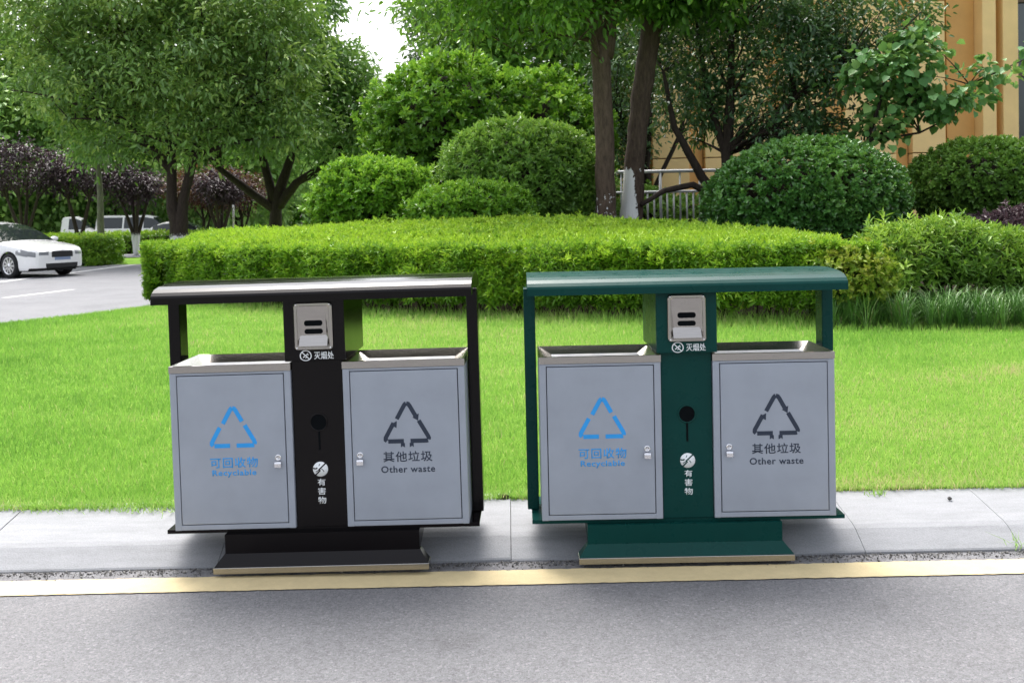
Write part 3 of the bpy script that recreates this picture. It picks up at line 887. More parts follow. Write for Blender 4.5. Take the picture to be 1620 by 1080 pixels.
# dark multi-stemmed tree
tree("multistem_tree", "dark many-stemmed spreading tree behind the large dome shrub", (4.0, 17.5, 0.95),
     [([(4.05, 17.5, 0.9), (4.02, 17.5, 1.7), (4.0, 17.5, 2.4), (4.05, 17.4, 3.4), (4.1, 17.4, 4.6)], [.14, .12, .11, .08, .05]),
      ([(3.95, 17.5, 1.4), (3.5, 17.4, 2.0), (3.0, 17.3, 2.9), (2.8, 17.2, 3.9)], [.10, .085, .06, .03]),
      ([(3.95, 17.45, 1.5), (3.3, 17.2, 1.85), (2.75, 17.0, 1.75), (2.3, 16.8, 1.5)], [.07, .06, .05, .04]),
      ([(4.0, 17.5, 1.8), (4.5, 17.4, 2.7), (5.2, 17.2, 3.4), (6.0, 17.0, 3.8)], [.09, .07, .05, .025]),
      ([(4.0, 17.5, 2.3), (3.7, 17.6, 3.4), (3.5, 17.6, 4.8)], [.08, .06, .03])],
     [(4.7, 17.6, 4.0, 1.5, 1.2, 1.4), (5.9, 17.3, 3.6, 1.2, 1.0, 1.0), (4.6, 17.4, 5.2, 1.9, 1.3, .8), (3.3, 17.9, 4.0, .9, .9, 1.2), (4.9, 17.2, 2.75, .9, .8, .55), (6.5, 17.2, 4.7, 1.1, 1.0, .9)],
     500, 20000, 0.115, 0.052, M['leaf_dark'], M['bark_dark'], seed=79, rc=.25, tint0=.42, limbs=60, limb_r=.035)
# redbud with big round leaves reaching over the façade
tree("redbud_tree", "slender round-leaved tree whose long branch reaches across the tan building", (5.9, 16.3, 0.95),
     [([(5.9, 16.3, 0.9), (5.95, 16.2, 1.8), (6.1, 16.1, 2.5), (6.9, 15.9, 3.0), (7.6, 15.7, 3.35), (8.5, 15.5, 3.75)], [.05, .045, .035, .025, .016, .008]),
      ([(6.0, 16.2, 2.2), (6.3, 16.1, 3.2), (6.5, 16.0, 4.2), (6.9, 15.9, 4.6)], [.035, .028, .018, .01]),
      ([(6.2, 16.1, 2.5), (6.9, 16.0, 2.6), (7.4, 15.9, 2.85)], [.025, .018, .01])],
     [(6.5, 16.0, 3.5, .85, .6, .75), (7.3, 15.8, 3.1, .6, .4, .35), (8.0, 15.6, 3.55, .35, .3, .22), (8.5, 15.5, 3.8, .3, .25, .22), (6.9, 15.9, 4.1, .45, .4, .35), (6.2, 16.0, 2.6, .5, .4, .25)],
     100, 1450, 0.145, 0.13, M['leaf_redbud'], M['bark_dark'], seed=83, rc=.22, tint0=.45, shape='round', limbs=22, limb_r=.014, shell=.2, hang=.5)

# camphor trees on the left
tree("camphor_tree", "biggest camphor tree with twin stems and a whitewashed foot, left of the photo's middle", (-11.9, 34.0, 0.0),
     [([(-11.9, 34, -.1), (-11.9, 34, 1.2), (-11.75, 34, 2.2), (-11.3, 34, 3.8), (-11.0, 34, 5.4), (-10.6, 34, 7.5)], [.38, .28, .18, .15, .12, .08]),
      ([(-12.0, 34, .9), (-12.15, 34, 2.2), (-12.1, 34, 3.6), (-12.3, 34, 5.2), (-12.8, 34, 7.6)], [.24, .19, .165, .14, .08]),
      ([(-12.1, 34, 3.2), (-13.3, 33.8, 4.8), (-14.6, 33.6, 6.2)], [.14, .11, .05]),
      ([(-11.3, 34, 3.6), (-9.9, 33.7, 5.0), (-8.6, 33.5, 6.2)], [.14, .11, .05])],
     [(-12.0, 33.6, 7.6, 3.6, 2.8, 2.7), (-15.0, 33.6, 6.8, 2.7, 2.2, 2.0), (-9.0, 33.4, 7.0, 2.9, 2.2, 2.3), (-13.9, 33.2, 4.7, 1.5, 1.4, 1.0), (-12.2, 33.0, 4.3, 1.1, .8, .6), (-11.0, 33.0, 3.9, .9, .8, .5), (-10.4, 33.6, 4.9, 1.2, 1.0, .8), (-13.5, 33.0, 9.6, 3.0, 2.5, 1.6), (-9.6, 33.6, 9.6, 3.2, 2.4, 1.6), (-8.2, 33.4, 4.9, 1.8, 1.6, 1.1), (-16.3, 33.6, 9.0, 2.2, 2.0, 1.6)],
     1100, 40000, 0.235, 0.09, M['leaf_camphor'], M['bark_far'], seed=89, rc=.50, tint0=.45, limbs=90, limb_r=.11, droop=.2)
tree("camphor_tree", "wide low-branching camphor tree just right of the biggest one", (-9.5, 38.0, 0.0),
     [([(-9.5, 38, -.1), (-9.45, 38, 1.6), (-9.35, 38, 2.4), (-8.6, 37.8, 4.2), (-8.0, 37.6, 6.5)], [.30, .25, .22, .16, .08]),
      ([(-9.4, 38, 1.8), (-10.4, 37.8, 2.6), (-11.6, 37.6, 3.6), (-12.4, 37.5, 4.6)], [.2, .16, .11, .06]),
      ([(-9.3, 38, 2.0), (-8.5, 37.7, 2.9), (-7.2, 37.5, 3.7), (-6.2, 37.3, 5.0)], [.2, .16, .11, .06]),
      ([(-9.5, 38, 2.2), (-9.9, 37.9, 4.0), (-10.2, 37.8, 6.5)], [.2, .15, .07])],
     [(-8.0, 37.6, 6.6, 2.6, 2.2, 2.2), (-6.0, 37.4, 5.7, 1.15, 1.6, 1.8), (-9.8, 37.4, 8.6, 2.3, 2.0, 1.6), (-7.7, 37.4, 7.4, 1.5, 1.6, 1.1), (-6.5, 37.4, 7.3, 1.15, 1.4, .9), (-7.5, 37.4, 9.4, 1.25, 1.2, 1.0), (-6.6, 37.0, 4.0, 1.5, 1.3, .8), (-10.5, 37.2, 4.9, 2.0, 1.5, .9), (-5.2, 37.4, 4.6, .9, 1.2, .9)],
     640, 24000, 0.24, 0.09, M['leaf_camphor2'], M['bark_dark'], seed=97, rc=.48, tint0=.45, limbs=70, limb_r=.1, droop=.2)

# purple plums along the far street
PG = None
plums = [
    (-21.6, 42.0, 1.7, 1.2, 4.0, "purple-leaved plum tree at the left edge, above the white sedan's bonnet"),
    (-19.4, 42.6, 1.4, 1.05, 3.8, "purple-leaved plum tree, second from the left edge of the photo"),
    (-17.2, 43.4, 1.0, 0.7, 3.2, "purple-leaved plum tree behind the slender pale trunk"),
    (-13.2, 43.0, 0.9, 0.6, 3.0, "purple-leaved plum tree between the two camphor trunks"),
]
for i, (x, y, rx, rz, zc, lab) in enumerate(plums):
    st = []
    for k in range(4):
        a = k * 1.6 + i
        st.append(([(x, y, -.05), (x + .12 * math.cos(a), y + .1 * math.sin(a), 1.0), (x + .65 * math.cos(a), y + .4 * math.sin(a), 2.6), (x + 1.0 * math.cos(a), y + .6 * math.sin(a), zc)], [.12, .085, .06, .03]))
    tree("plum_tree", lab, (x, y, 0), st, [(x, y, zc, rx, rx * .8, rz), (x - rx * .5, y - .3, zc + .2, rx * .6, rx * .6, rz * .8), (x + rx * .55, y, zc - .1, rx * .6, rx * .6, rz * .7)],
         90, 2500, .16, .08, M['leaf_purple'], M['bark_far'], group="purple plum trees along the far street", seed=101 + i, rc=.4, tint0=.45, limbs=26, limb_r=.04)
for i, (x, y, zc, lab) in enumerate([(-15.6, 47.8, 3.0, "reddish-brown leaved tree above the white van's roof"), (-13.9, 48.6, 3.1, "reddish-brown leaved tree right of the white van")]):
    tree("red_tree", lab, (x, y, 0), [([(x, y, 0), (x + .1, y, 1.5), (x - .1, y, 3)], [.09, .07, .04]), ([(x, y, .3), (x + .4, y, 1.6), (x + .8, y, 3)], [.06, .05, .03])],
         [(x, y, zc, 1.4, 1, .8), (x + .8, y, zc - .3, .9, .8, .6), (x - 1, y, zc + .4, 1, .8, .7)], 90, 4200, .16, .08, M['leaf_red'], M['bark_dark'], seed=121 + i, rc=.4, simple=True, limbs=16, limb_r=.03)
tree("slender_tree", "slender pale-trunked young tree standing on the grass verge behind the sedan", (-17.0, 39.2, 0),
     [([(-17.0, 39.2, -.05), (-16.98, 39.2, 1.2), (-16.95, 39.2, 2.6), (-17.0, 39.2, 4.2), (-16.9, 39.2, 6.0)], [.17, .14, .12, .10, .05])],
     [(-17.0, 39.2, 5.6, 1.6, 1.4, 1.6), (-17.6, 39.0, 7.0, 1.8, 1.5, 1.3)], 150, 8500, .19, .08, M['leaf_camphor2'], M['bark_grey'], seed=131, rc=.5, limbs=20)

# trees filling the distance
FG = "distant broadleaf trees behind the car park"
far = [(-33, 57, 11.5, 5.5, "tallest distant tree behind the left edge of the photo"), (-25, 59, 12.0, 5.0, "very tall distant tree rising behind the slender pale trunk"), (-16.5, 57, 11.0, 4.6, "very tall distant tree rising behind the crown of the biggest camphor"), (-38, 62, 8.0, 5.5, "tall distant tree behind the left edge of the photo"), (-29, 58, 8.5, 5.0, "tall distant bright-green tree behind the plum trees"), (-22.5, 66, 8.0, 4.8, "distant tree showing between the camphor's left branches"),
       (-16, 70, 7.0, 4.6, "distant tree directly behind the biggest camphor"), (-9.6, 72, 6.3, 4.2, "distant rounded tree below the gap of open sky"), (-3.5, 74, 7.0, 4.2, "distant tree just right of the gap of open sky"), (-31, 48, 7.5, 4.2, "mid-distance tree left of the plum trees")]
for i, (x, y, zc, rx, lab) in enumerate(far):
    z2 = zc * .62
    tree("broadleaf_tree", lab, (x, y, 0), [([(x, y, 0), (x + .2, y, 2.5), (x, y, zc)], [.34, .26, .12])],
         [(x, y, zc, rx, rx * .7, zc * .5), (x - rx * .5, y - 1, z2, rx * .7, rx * .6, zc * .45), (x + rx * .55, y - 1, z2, rx * .65, rx * .6, zc * .45), (x, y - 1.5, zc * .4, rx * .9, rx * .5, zc * .3)],
         420, 15000, .40, .24, M['leaf_far'], M['bark_dark'], group=FG, seed=141 + i, rc=.95, simple=True, limbs=22, limb_r=.08, tint0=.45)
tree("dark_pine", "tall dark feathery tree rising right of the gap of open sky", (-2.3, 44, 0),
     [([(-2.5, 44, 0), (-2.4, 44, 5), (-2.3, 44, 9), (-2.2, 44, 13)], [.4, .34, .26, .14]), ([(-1.4, 45, 0), (-1.3, 45, 6), (-1.2, 45, 12)], [.32, .27, .15])],
     [(-2.4, 44, 10.4, 2.2, 1.8, .8), (-1.2, 44, 12.2, 3.0, 2, 1.2), (-3.4, 43.8, 8.9, 1.2, 1.2, .5), (-.6, 44, 9.3, 1.7, 1.4, 1.0), (1.5, 44, 11, 2.4, 1.8, 1.6)], 300, 16000, .34, .09, M['leaf_conifer'], M['bark_dark'], seed=161, rc=.75, simple=True, flat=.5, limbs=50, limb_r=.09)
tree("garden_tree", "mid-green leafy tree behind the tall shrub, left of the two trunks", (1.2, 27, 0.9),
     [([(1.2, 27, .8), (1.1, 27, 3), (1.3, 27, 6)], [.2, .16, .08]), ([(1.1, 27, 2.5), (-.4, 26.8, 4.6), (-1.4, 26.6, 6)], [.12, .09, .05])],
     [(.6, 26.6, 5.6, 2.6, 1.8, 1.9), (-0.9, 26.4, 6.2, 1.4, 1.4, 1.3), (2.4, 26.8, 5.0, 1.6, 1.4, 1.9), (.6, 26.6, 7.8, 3.2, 2, 1.4), (1.8, 26.4, 3.4, 1.8, 1.2, 1.2)], 340, 16000, .24, .11, M['leaf_over'], M['bark_dark'], seed=167, rc=.5, limbs=40, limb_r=.06, tint0=.35)
tree("thin_leaved_tree", "dark fine-leaved tree behind the railing, between the pair of trunks and the building", (3.4, 23.0, .95),
     [([(3.4, 23, .9), (3.3, 23, 2.5), (3.5, 23, 5)], [.1, .08, .05]), ([(3.3, 23, 2), (2.7, 23, 3.6), (2.2, 23, 5)], [.06, .05, .03]), ([(3.3, 23, 1.6), (4.1, 23, 3.2), (4.6, 23, 5)], [.06, .05, .03])],
     [(3.2, 23, 4.6, 1.5, 1, 1.7), (3.6, 23, 6.6, 2, 1.2, 1.3), (2.6, 23, 2.9, .8, .7, .7)], 280, 12500, .12, .045, M['leaf_dark'], M['bark_dark'], seed=173, rc=.36, limbs=46, limb_r=.03, tint0=.5)

# ------------------------------------------------------------------ grass
def blades(name, x, y, z, h, w, tint, mat, lean=0.5, parent=None):
    n = len(x)
    a = rng.uniform(0, 2 * PI, n)
    d = np.stack([np.cos(a), np.sin(a), np.zeros(n)], 1)
    fa = rng.uniform(0, 2 * PI, n)
    s = np.stack([np.cos(fa), 0.45 * np.sin(fa), np.zeros(n)], 1) * (w / 2)[:, None]
    b = np.stack([x, y, z - 0.005], 1)
    L = (lean * h * rng.uniform(0.2, 1.3, n))[:, None]
    up = np.array([0, 0, 1.0])
    m = b + up * (h * 0.55)[:, None] + d * L * 0.35
    t = b + up * (h * rng.uniform(0.75, 1.0, n))[:, None] + d * L
    V = np.stack([b - s, b + s, m + s * 0.8, m - s * 0.8, t + s * 0.12, t - s * 0.12], 1).reshape(-1, 3)
    f = np.array([[0, 1, 2, 3], [3, 2, 4, 5]])
    F = (np.arange(n)[:, None, None] * 6 + f[None]).reshape(-1, 4)
    return np_mesh(name, V, F, mat, parent, {'tint': np.repeat(np.clip(tint, 0, 1), 6)})

def make_lawn():
    n = 330000
    y = 4.02 + (14.8 - 4.02) * rng.random(n) ** 1.35
    half = 0.60 * y + 0.6
    x = rng.uniform(-1, 1, n) * half
    xl = np.interp(y, [p[0] for p in XL], [p[1] for p in XL])
    ok = (y < front(x) + 0.35) & (x > xl + 0.03)
    x, y = x[ok], y[ok]
    n = len(x)
    z = lawn_z(x, y)
    P = np.stack([x, y, 0 * x], 1)
    h = rng.uniform(0.022, 0.058, n) * (1 + 0.25 * lump(P, 1.2, 5)) * (1 + 0.35 * sstep((y - 6) / 6))
    near_h = np.clip(1 - (front(x) - y) / 0.6, 0, 1.2)
    h = h * (1 + 1.3 * near_h * rng.random(n))
    w = 0.0034 * (y / 4) ** 0.75 * rng.uniform(0.7, 1.3, n)
    t = 0.47 + 0.17 * lump(P, 0.8, 15) + 0.13 * lump(P, 3.2, 16) + 0.06 * lump(P, 9, 18) + rng.normal(0, 0.15, n)
    t = t + 0.45 * (rng.random(n) < .035)
    dry = np.clip(lump(P, 2.2, 21) - 0.55, 0, 1) * np.clip((x - 2.0) / 2.5, 0, 1) * np.clip((y - 5.5) / 2, 0, 1)
    for sx_, sy_, sr_ in ((-3.04, 6.07, .30), (-2.5, 5.78, .28), (-2.0, 7.2, .3), (3.5, 6.8, .34), (3.06, 6.6, .25), (2.9, 9.3, .5), (1.6, 9.8, .4), (2.6, 7.9, .3)):
        dry = dry + .75 * np.exp(-(((x - sx_) / sr_) ** 2 + ((y - sy_) / (sr_ * .8)) ** 2))
    edge = np.clip(1 - (y - 4.02) / 0.22, 0, 1)
    t = t + 0.55 * dry * rng.random(n) + 0.5 * edge * (rng.random(n) < 0.5) * rng.random(n)
    o = blades("grass", x, y, z, h, w, t, M['grass'], 0.55)
    tag(o, kind='stuff', label="bright green lawn grass between the kerb and the hedge", cat="grass")
make_lawn()

# straggling edge of the turf that hangs over the kerb
def fringe():
    n = 9000
    x = rng.uniform(-3.2, 3.2, n)
    amp = np.clip(0.5 + lump(np.stack([x, 0 * x, 0 * x], 1), 3.0, 33), 0.05, 1.5)
    y = 4.05 - np.abs(rng.normal(0, 0.03, n)) * amp
    o = blades("grass_fringe", x, y, np.full(n, 0.116), rng.uniform(0.015, 0.045, n), np.full(n, 0.0032), 0.35 + 0.5 * rng.random(n) ** 1.5, M['grass'], 1.4)
    tag(o, kind='stuff', label="ragged turf edge with dry blades hanging over the kerb", cat="grass")
fringe()

# arching clumps of tall grass under the loose shrubs
m, nt, b = mat_new("tall_grass")
at = N(nt, "ShaderNodeAttribute", attribute_name="tint")
r = ramp(nt, at.outputs["Fac"], [(0.0, (0.05, 0.13, 0.025)), (0.55, (0.11, 0.24, 0.05)), (0.92, (0.20, 0.35, 0.09)), (1.0, (0.30, 0.27, 0.12))])
nt.links.new(r.outputs[0], b.inputs["Base Color"]); b.inputs["Roughness"].default_value = 0.4
M['tallgrass'] = m
def arching():
    NT = 620
    tx = rng.uniform(3.2, 7.2, NT)
    ty = front(tx) + rng.uniform(-0.30, 0.55, NT)
    tz = lawn_z(tx, ty)
    k = 34
    n = NT * k
    i = np.repeat(np.arange(NT), k)
    a = rng.uniform(0, 2 * PI, n)
    d = np.stack([np.cos(a), np.sin(a), 0 * a], 1)
    s = np.stack([-np.sin(a), np.cos(a), 0 * a], 1)
    hh = rng.uniform(0.14, 0.46, n) * np.repeat(rng.uniform(.6, 1.15, NT), k)
    out = rng.uniform(0.06, 0.30, n)
    b0 = np.stack([tx[i], ty[i], tz[i]], 1) + d * rng.uniform(0, .04, n)[:, None]
    w = rng.uniform(.004, .008, n)
    rows = []
    for t, wf in ((0, 1), (.35, 1), (.7, .8), (1.0, .15)):
        p = b0 + d * (out * t ** 1.5)[:, None] + np.array([0, 0, 1.0]) * (hh * (t * 1.55 - .75 * t * t))[:, None]
        rows += [p - s * (w * wf / 2)[:, None], p + s * (w * wf / 2)[:, None]]
    V = np.stack(rows, 1).reshape(-1, 3)
    f = np.array([[0, 1, 3, 2], [2, 3, 5, 4], [4, 5, 7, 6]])
    F = (np.arange(n)[:, None, None] * 8 + f[None]).reshape(-1, 4)
    o = np_mesh("tall_border_grass", V, F, M['tallgrass'], attrs={'tint': np.repeat(np.clip(np.repeat(.5 + rng.normal(0, .17, NT), k) + rng.normal(0, .15, n), 0, 1), 8)})
    tag(o, kind='stuff', label="tall arching border grass along the foot of the loose shrubs", cat="grass")
arching()

def weed(label, x, y, z, n, hmax, seed):
    q = np.random.default_rng(seed)
    xs = x + q.normal(0, .02, n); ys = y + q.normal(0, .012, n)
    o = blades("kerb_weed", xs - x, ys - y, np.zeros(n), q.uniform(.4, 1, n) * hmax, np.full(n, .0045), .4 + .3 * q.random(n), M['grass'], 1.3)
    o.location = (x, y, z)
    tag(o, label, "weed")
weed("small green weed growing from the kerb foot at the right edge", 1.93, 3.625, 0.0, 34, .075, 5)
weed("tuft of weed growing in the kerb joint on the right", 1.52, 3.99, .112, 40, .05, 6)
# stone on the kerb and dark clod at the turf edge
def pebble(name, label, cat, loc, r, mat, seed):
    bm = bmesh.new(); bmesh.ops.create_icosphere(bm, subdivisions=3, radius=1)
    q = np.random.default_rng(seed)
    for v in bm.verts:
        v.co *= 1 + .16 * math.sin(v.co.x * 4 + seed) * math.cos(v.co.y * 5) + .1 * math.sin(v.co.z * 7 + 1)
        v.co.x *= r[0]; v.co.y *= r[1]; v.co.z *= r[2]
    mb = MB(); mb.bm(bm, 0, True)
    tag(mb.build(name, mat, None, loc), label, cat)
pebble("pebble", "small grey pebble lying on the kerb at the right", "pebble", (1.80, 3.92, .112), (.009, .007, .006), M['gritm'], 2)
pebble("soil_clod", "dark clod of earth at the turf edge between the two stations", "clod", (-0.06, 4.04, .118), (.033, .02, .016), M['soil'], 4)

# ------------------------------------------------------------------ lettering and emblems
def text_mesh(name, body, mat, parent, cx, y, zc, width=None, height=None, depth=0.0008, bold=0.0, space=1.0, line=1.0, shear=0):
    cu = bpy.data.curves.new(name, 'FONT')
    cu.body = body; cu.align_x = 'CENTER'; cu.size = 1.0
    cu.space_character = space; cu.space_line = line
    cu.offset = bold; cu.resolution_u = 3
    t = bpy.data.objects.new(name, cu); COL.objects.link(t)
    dg = bpy.context.evaluated_depsgraph_get(); dg.update()
    me = bpy.data.meshes.new_from_object(t.evaluated_get(dg))
    bpy.data.objects.remove(t); bpy.data.curves.remove(cu)
    co = np.zeros(len(me.vertices) * 3); me.vertices.foreach_get("co", co); co = co.reshape(-1, 3)
    mn, mx = co.min(0), co.max(0)
    sx = width / (mx[0] - mn[0]) if width else height / (mx[1] - mn[1])
    sz = height / (mx[1] - mn[1]) if height else sx
    out = np.zeros_like(co)
    out[:, 0] = cx + (co[:, 0] - (mn[0] + mx[0]) / 2) * sx
    out[:, 1] = y
    out[:, 2] = zc + (co[:, 1] - (mn[1] + mx[1]) / 2) * sz
    me.vertices.foreach_set("co", out.astype(np.float32).ravel())
    bm = bmesh.new(); bm.from_mesh(me)
    ex = bmesh.ops.extrude_face_region(bm, geom=list(bm.faces))
    for v in [g for g in ex['geom'] if isinstance(g, bmesh.types.BMVert)]: v.co.y -= depth
    bmesh.ops.recalc_face_normals(bm, faces=bm.faces)
    bm.to_mesh(me); bm.free()
    me.name = name
    me.materials.clear()
    return link_mesh(name, me, mat, parent)

def band(mb, pts, w, y0, y1, mi=0):
    """flat strip of width w along pts (x, z), mitred, extruded from y0 to y1"""
    pts = [Vector((p[0], p[1])) for p in pts]
    L = []; Rr = []
    for i, p in enumerate(pts):
        a = (pts[i] - pts[i - 1]).normalized() if i else None
        c = (pts[i + 1] - pts[i]).normalized() if i < len(pts) - 1 else None
        d = a if c is None else (c if a is None else (a + c).normalized())
        k = 1.0 if (a is None or c is None) else 1 / max(.5, d.dot(a))
        nrm = Vector((-d.y, d.x)) * (w / 2 * k)
        L.append(p + nrm); Rr.append(p - nrm)
    for i in range(len(pts) - 1):
        mb.prism([L[i], L[i + 1], Rr[i + 1], Rr[i]], 'y', y0, y1, mi)

def arrow_emblem(mb, cx, cz, S, y0, y1, arrows):
    T = lambda p: (cx + p[0] * S, cz + p[1] * S)
    w = 0.088 * S
    apexL = [(-0.205, 0.06), (-0.075, 0.285), (-0.04, 0.345), (-0.018, 0.368), (0.0, 0.375)]
    apexR = [(0.004, 0.376), (0.045, 0.365), (0.075, 0.325), (0.20, 0.10)]
    right = [(0.255, 0.02), (0.44, -0.30), (0.458, -0.345), (0.45, -0.375)]
    base_r = [(0.44, -0.392), (0.41, -0.40), (0.07, -0.40)]
    base_l = [(-0.07, -0.40), (-0.40, -0.40)]
    left = [(-0.425, -0.392), (-0.452, -0.365), (-0.45, -0.325), (-0.275, -0.02)]
    for b_ in (apexL, apexR, right, base_r, base_l, left):
        band(mb, [T(p) for p in b_], w, y0, y1)
    if arrows:
        for tri in ([(0.125, 0.085), (0.262, 0.165), (0.245, 0.015)], [(-0.345, -0.055), (-0.205, 0.02), (-0.215, -0.125)][::-1]):
            mb.prism([T(p) for p in tri], 'y', y0 - 0.0002, y1)
        for s in (-1, 1):
            mb.prism([T((s * .05, -.44)), T((s * .05, -.53)), T((s * .10, -.50)), T((s * .135, -.53)), T((s * .135, -.44))], 'y', y0 - 0.0002, y1)

# ------------------------------------------------------------------ the recycling stations
def build_station(x, y, z, rz, tilt, body, label, sx=1.0, base_dx=0.0):
    root = empty("recycling_station", (x, y, z), 0, label, "litter bin")
    root.rotation_euler = (0, tilt, rz)
    # base: flared foot and steel plinth
    mb = MB()
    lo = [(-.40, -.040), (.40, -.040), (.40, .024), (-.40, .024)]
    up_ = [(-.368, -.008), (.368, -.008), (.368, .024), (-.368, .024)]
    mb.add([(a, c, .024) for a, c in lo] + [(a, c, .064) for a, c in up_] , [(3, 2, 1, 0), (4, 5, 6, 7)] + [(k, (k + 1) % 4, (k + 1) % 4 + 4, k + 4) for k in range(4)])
    mb.prism([(-.0075, .0645), (-.0075, .134), (.24, .134), (.24, .112), (.024, .0645)], 'x', -.366, .366)
    mb.box(-.30, .30, .05, .22, .1342, .1465, 0, .002)
    base = mb.build("base", body, root)
    mb = MB(); mb.box(-.403, .403, -.043, .026, 0.0, .0235, 0, .002)
    mb.build("plinth_trim", M['steel2'], base)
    # tray under the bins
    mb = MB(); mb.box(-.592, .592, .022, .325, .147, .1575, 0, .002)
    mb.box(-.592, .592, .0185, .0215, .1345, .158, 0)
    mb.build("tray", body, root)
    # posts
    for s in (-1, 1):
        mb = MB()
        a, c = (-.608, -.563) if s < 0 else (.558, .601)
        mb.box(a, c, .15, .235, .158, 1.012, 0, .004)
        # foot bolts
        mb.lathe([(.0, -.004), (.007, -.004), (.008, .001)], 8, 'z', ((a + c) / 2 - s * .035, .17, .162))
        mb.build("post", body, root)
    # centre column: lower box, protruding head
    mb = MB()
    mb.box(-.096, .096, .012, .30, .158, .795, 0, .003)
    mb.box(-.114, .114, -.012, .37, .782, 1.012, 0, .004)
    col = mb.build("column", body, root)
    # disposal hole with slot (flat near-black disc and strip painted as its inner shade, ringed by a lip)
    mb = MB()
    mb.lathe([(.034, .0118), (.034, .0085), (.030, .0085), (.029, .013)], 28, 'y', (0, 0, .557))
    mb.build("hole_ring", body, col)
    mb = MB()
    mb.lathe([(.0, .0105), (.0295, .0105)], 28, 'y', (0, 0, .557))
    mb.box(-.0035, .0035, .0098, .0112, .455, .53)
    mb.build("battery_hole_shade", M['dark'], col)
    # ashtray
    yf = -.012
    mb = MB()
    def rr(x0, x1, z0, z1, r, n=5):
        out = []
        for (cx, cz, a0) in ((x1 - r, z1 - r, 0), (x0 + r, z1 - r, 90), (x0 + r, z0 + r, 180), (x1 - r, z0 + r, 270)):
            for k in range(n + 1):
                a = R(a0 + 90 * k / n); out.append((cx + r * math.cos(a), cz + r * math.sin(a)))
        return out
    o1 = rr(-.072, .072, .829, .991, .014); o2 = rr(-.060, .060, .840, .981, .008)
    o3 = rr(-.047, .047, .862, .966, .004)
    n = len(o1)
    sc = lambda o_, k_: [(q_[0] * k_, .91 + (q_[1] - .91) * k_) for q_ in o_]
    rings = [[(p[0], yf, p[1]) for p in o1], [(p[0], yf - .011, p[1]) for p in sc(o1, .99)], [(p[0], yf - .0135, p[1]) for p in sc(o1, .96)],
             [(p[0], yf - .0135, p[1]) for p in o2], [(p[0], yf - .0115, p[1]) for p in sc(o2, .975)],
             [(p[0], yf - .002 - .008 * (p[1] - .862) / .104, p[1]) for p in o3]]
    vs = [p for r_ in rings for p in r_]
    fs = [(i * n + k, i * n + (k + 1) % n, (i + 1) * n + (k + 1) % n, (i + 1) * n + k) for i in range(5) for k in range(n)]
    fs.append(tuple(5 * n + k for k in range(n)))
    mb.add(vs, fs)
    # angled lip at the bottom that catches the sky
    mb.prism([(yf - .0022, .886), (yf - .0245, .846), (yf - .0245, .8425), (yf - .0125, .8425)], 'x', -.0525, .0525)
    ash = mb.build("ashtray", M['steel2'], col)
    mb = MB()
    for zc in (.898, .925):
        mb.prism(rr(-.034, .034, zc - .0088, zc + .0088, .0085), 'y', yf - .0036 - .008 * (zc - .862) / .104, yf - .0012)
    mb.build("ashtray_slot_shade", M['dark'], col)  # near-black plates on the steel, coloured as the shade in two slots
    for sx in (-1, 1):
        for zz in (.8365, .985):
            mb = MB()
            mb.lathe([(.0, -.0165), (.003, -.016), (.0042, -.013)], 10, 'y', (sx * .062, yf, zz))
            mb.build("ashtray_screw", M['chrome'], col)
    # no smoking roundel and words
    mb = MB()
    cx, cz = -.034, .806
    mb.lathe([(.0185, yf), (.0185, yf - .001), (.0222, yf - .001), (.0222, yf)], 28, 'y', (cx, 0, cz))
    band(mb, [(cx - .0135, cz + .0135), (cx + .0135, cz - .0135)], .0034, yf - .0011, yf)
    band(mb, [(cx - .010, cz - .006), (cx - .003, cz - .0005)], .0034, yf - .0009, yf)
    band(mb, [(cx + .001, cz + .003), (cx + .009, cz + .009)], .0032, yf - .0009, yf)
    band(mb, [(cx - .001, cz - .009), (cx + .003, cz - .004)], .0028, yf - .0009, yf)
    band(mb, [(cx + .006, cz + .001), (cx + .011, cz + .004)], .0022, yf - .0009, yf)
    mb.build("no_smoking_roundel", M['white_ink'], col)
    text_mesh("lettering", "灭烟处", M['white_ink'], col, .034, yf, .806, .074, .031, bold=.012)
    # harmful waste emblem and words
    mb = MB()
    yc = .012
    cz = .381
    mb.lathe([(.0, yc - .001), (.0285, yc - .001), (.0285, yc)], 30, 'y', (0, 0, cz))
    em = mb.build("harmful_waste_emblem", M['white_ink'], col)
    mb = MB()
    band(mb, [(-.020, cz - .023), (-.002, cz - .006), (-.005, cz - .001), (.020, cz + .022)], .0050, yc - .0017, yc - .0008)
    band(mb, [(-.030, cz + .004), (-.016, cz + .002), (-.012, cz + .006)], .0045, yc - .0016, yc - .0008)
    band(mb, [(-.018, cz - .010), (-.010, cz - .006), (-.006, cz - .002)], .0028, yc - .0015, yc - .0008)
    band(mb, [(.003, cz + .001), (.010, cz - .004), (.013, cz - .010)], .0024, yc - .0014, yc - .0008)
    band(mb, [(-.006, cz + .012), (-.002, cz + .020)], .0026, yc - .0014, yc - .0008)
    mb.build("emblem_line", body, col)
    text_mesh("lettering", "有\n害\n物", M['white_ink'], col, .002, yc, .296, .031, .096, bold=.006, line=1.2)
    # canopy: bent sheet
    mb = MB()
    prof = [(-.050, .998), (-.050, 1.023), (-.0455, 1.031), (-.032, 1.042), (-.008, 1.053), (.035, 1.061), (.09, 1.066), (.15, 1.068), (.20, 1.069)]
    top = prof + [(.40 - a, c) for a, c in prof[-2::-1]]
    inner = [(a + (.004 if a < .2 else -.004), c - .006) for a, c in top[1:-1]]
    poly = top + [(.446, .998)] + [(a, c) for a, c in inner[::-1]] + [(-.046, .998)]
    mb.prism(poly, 'x', -.5935, .5925)
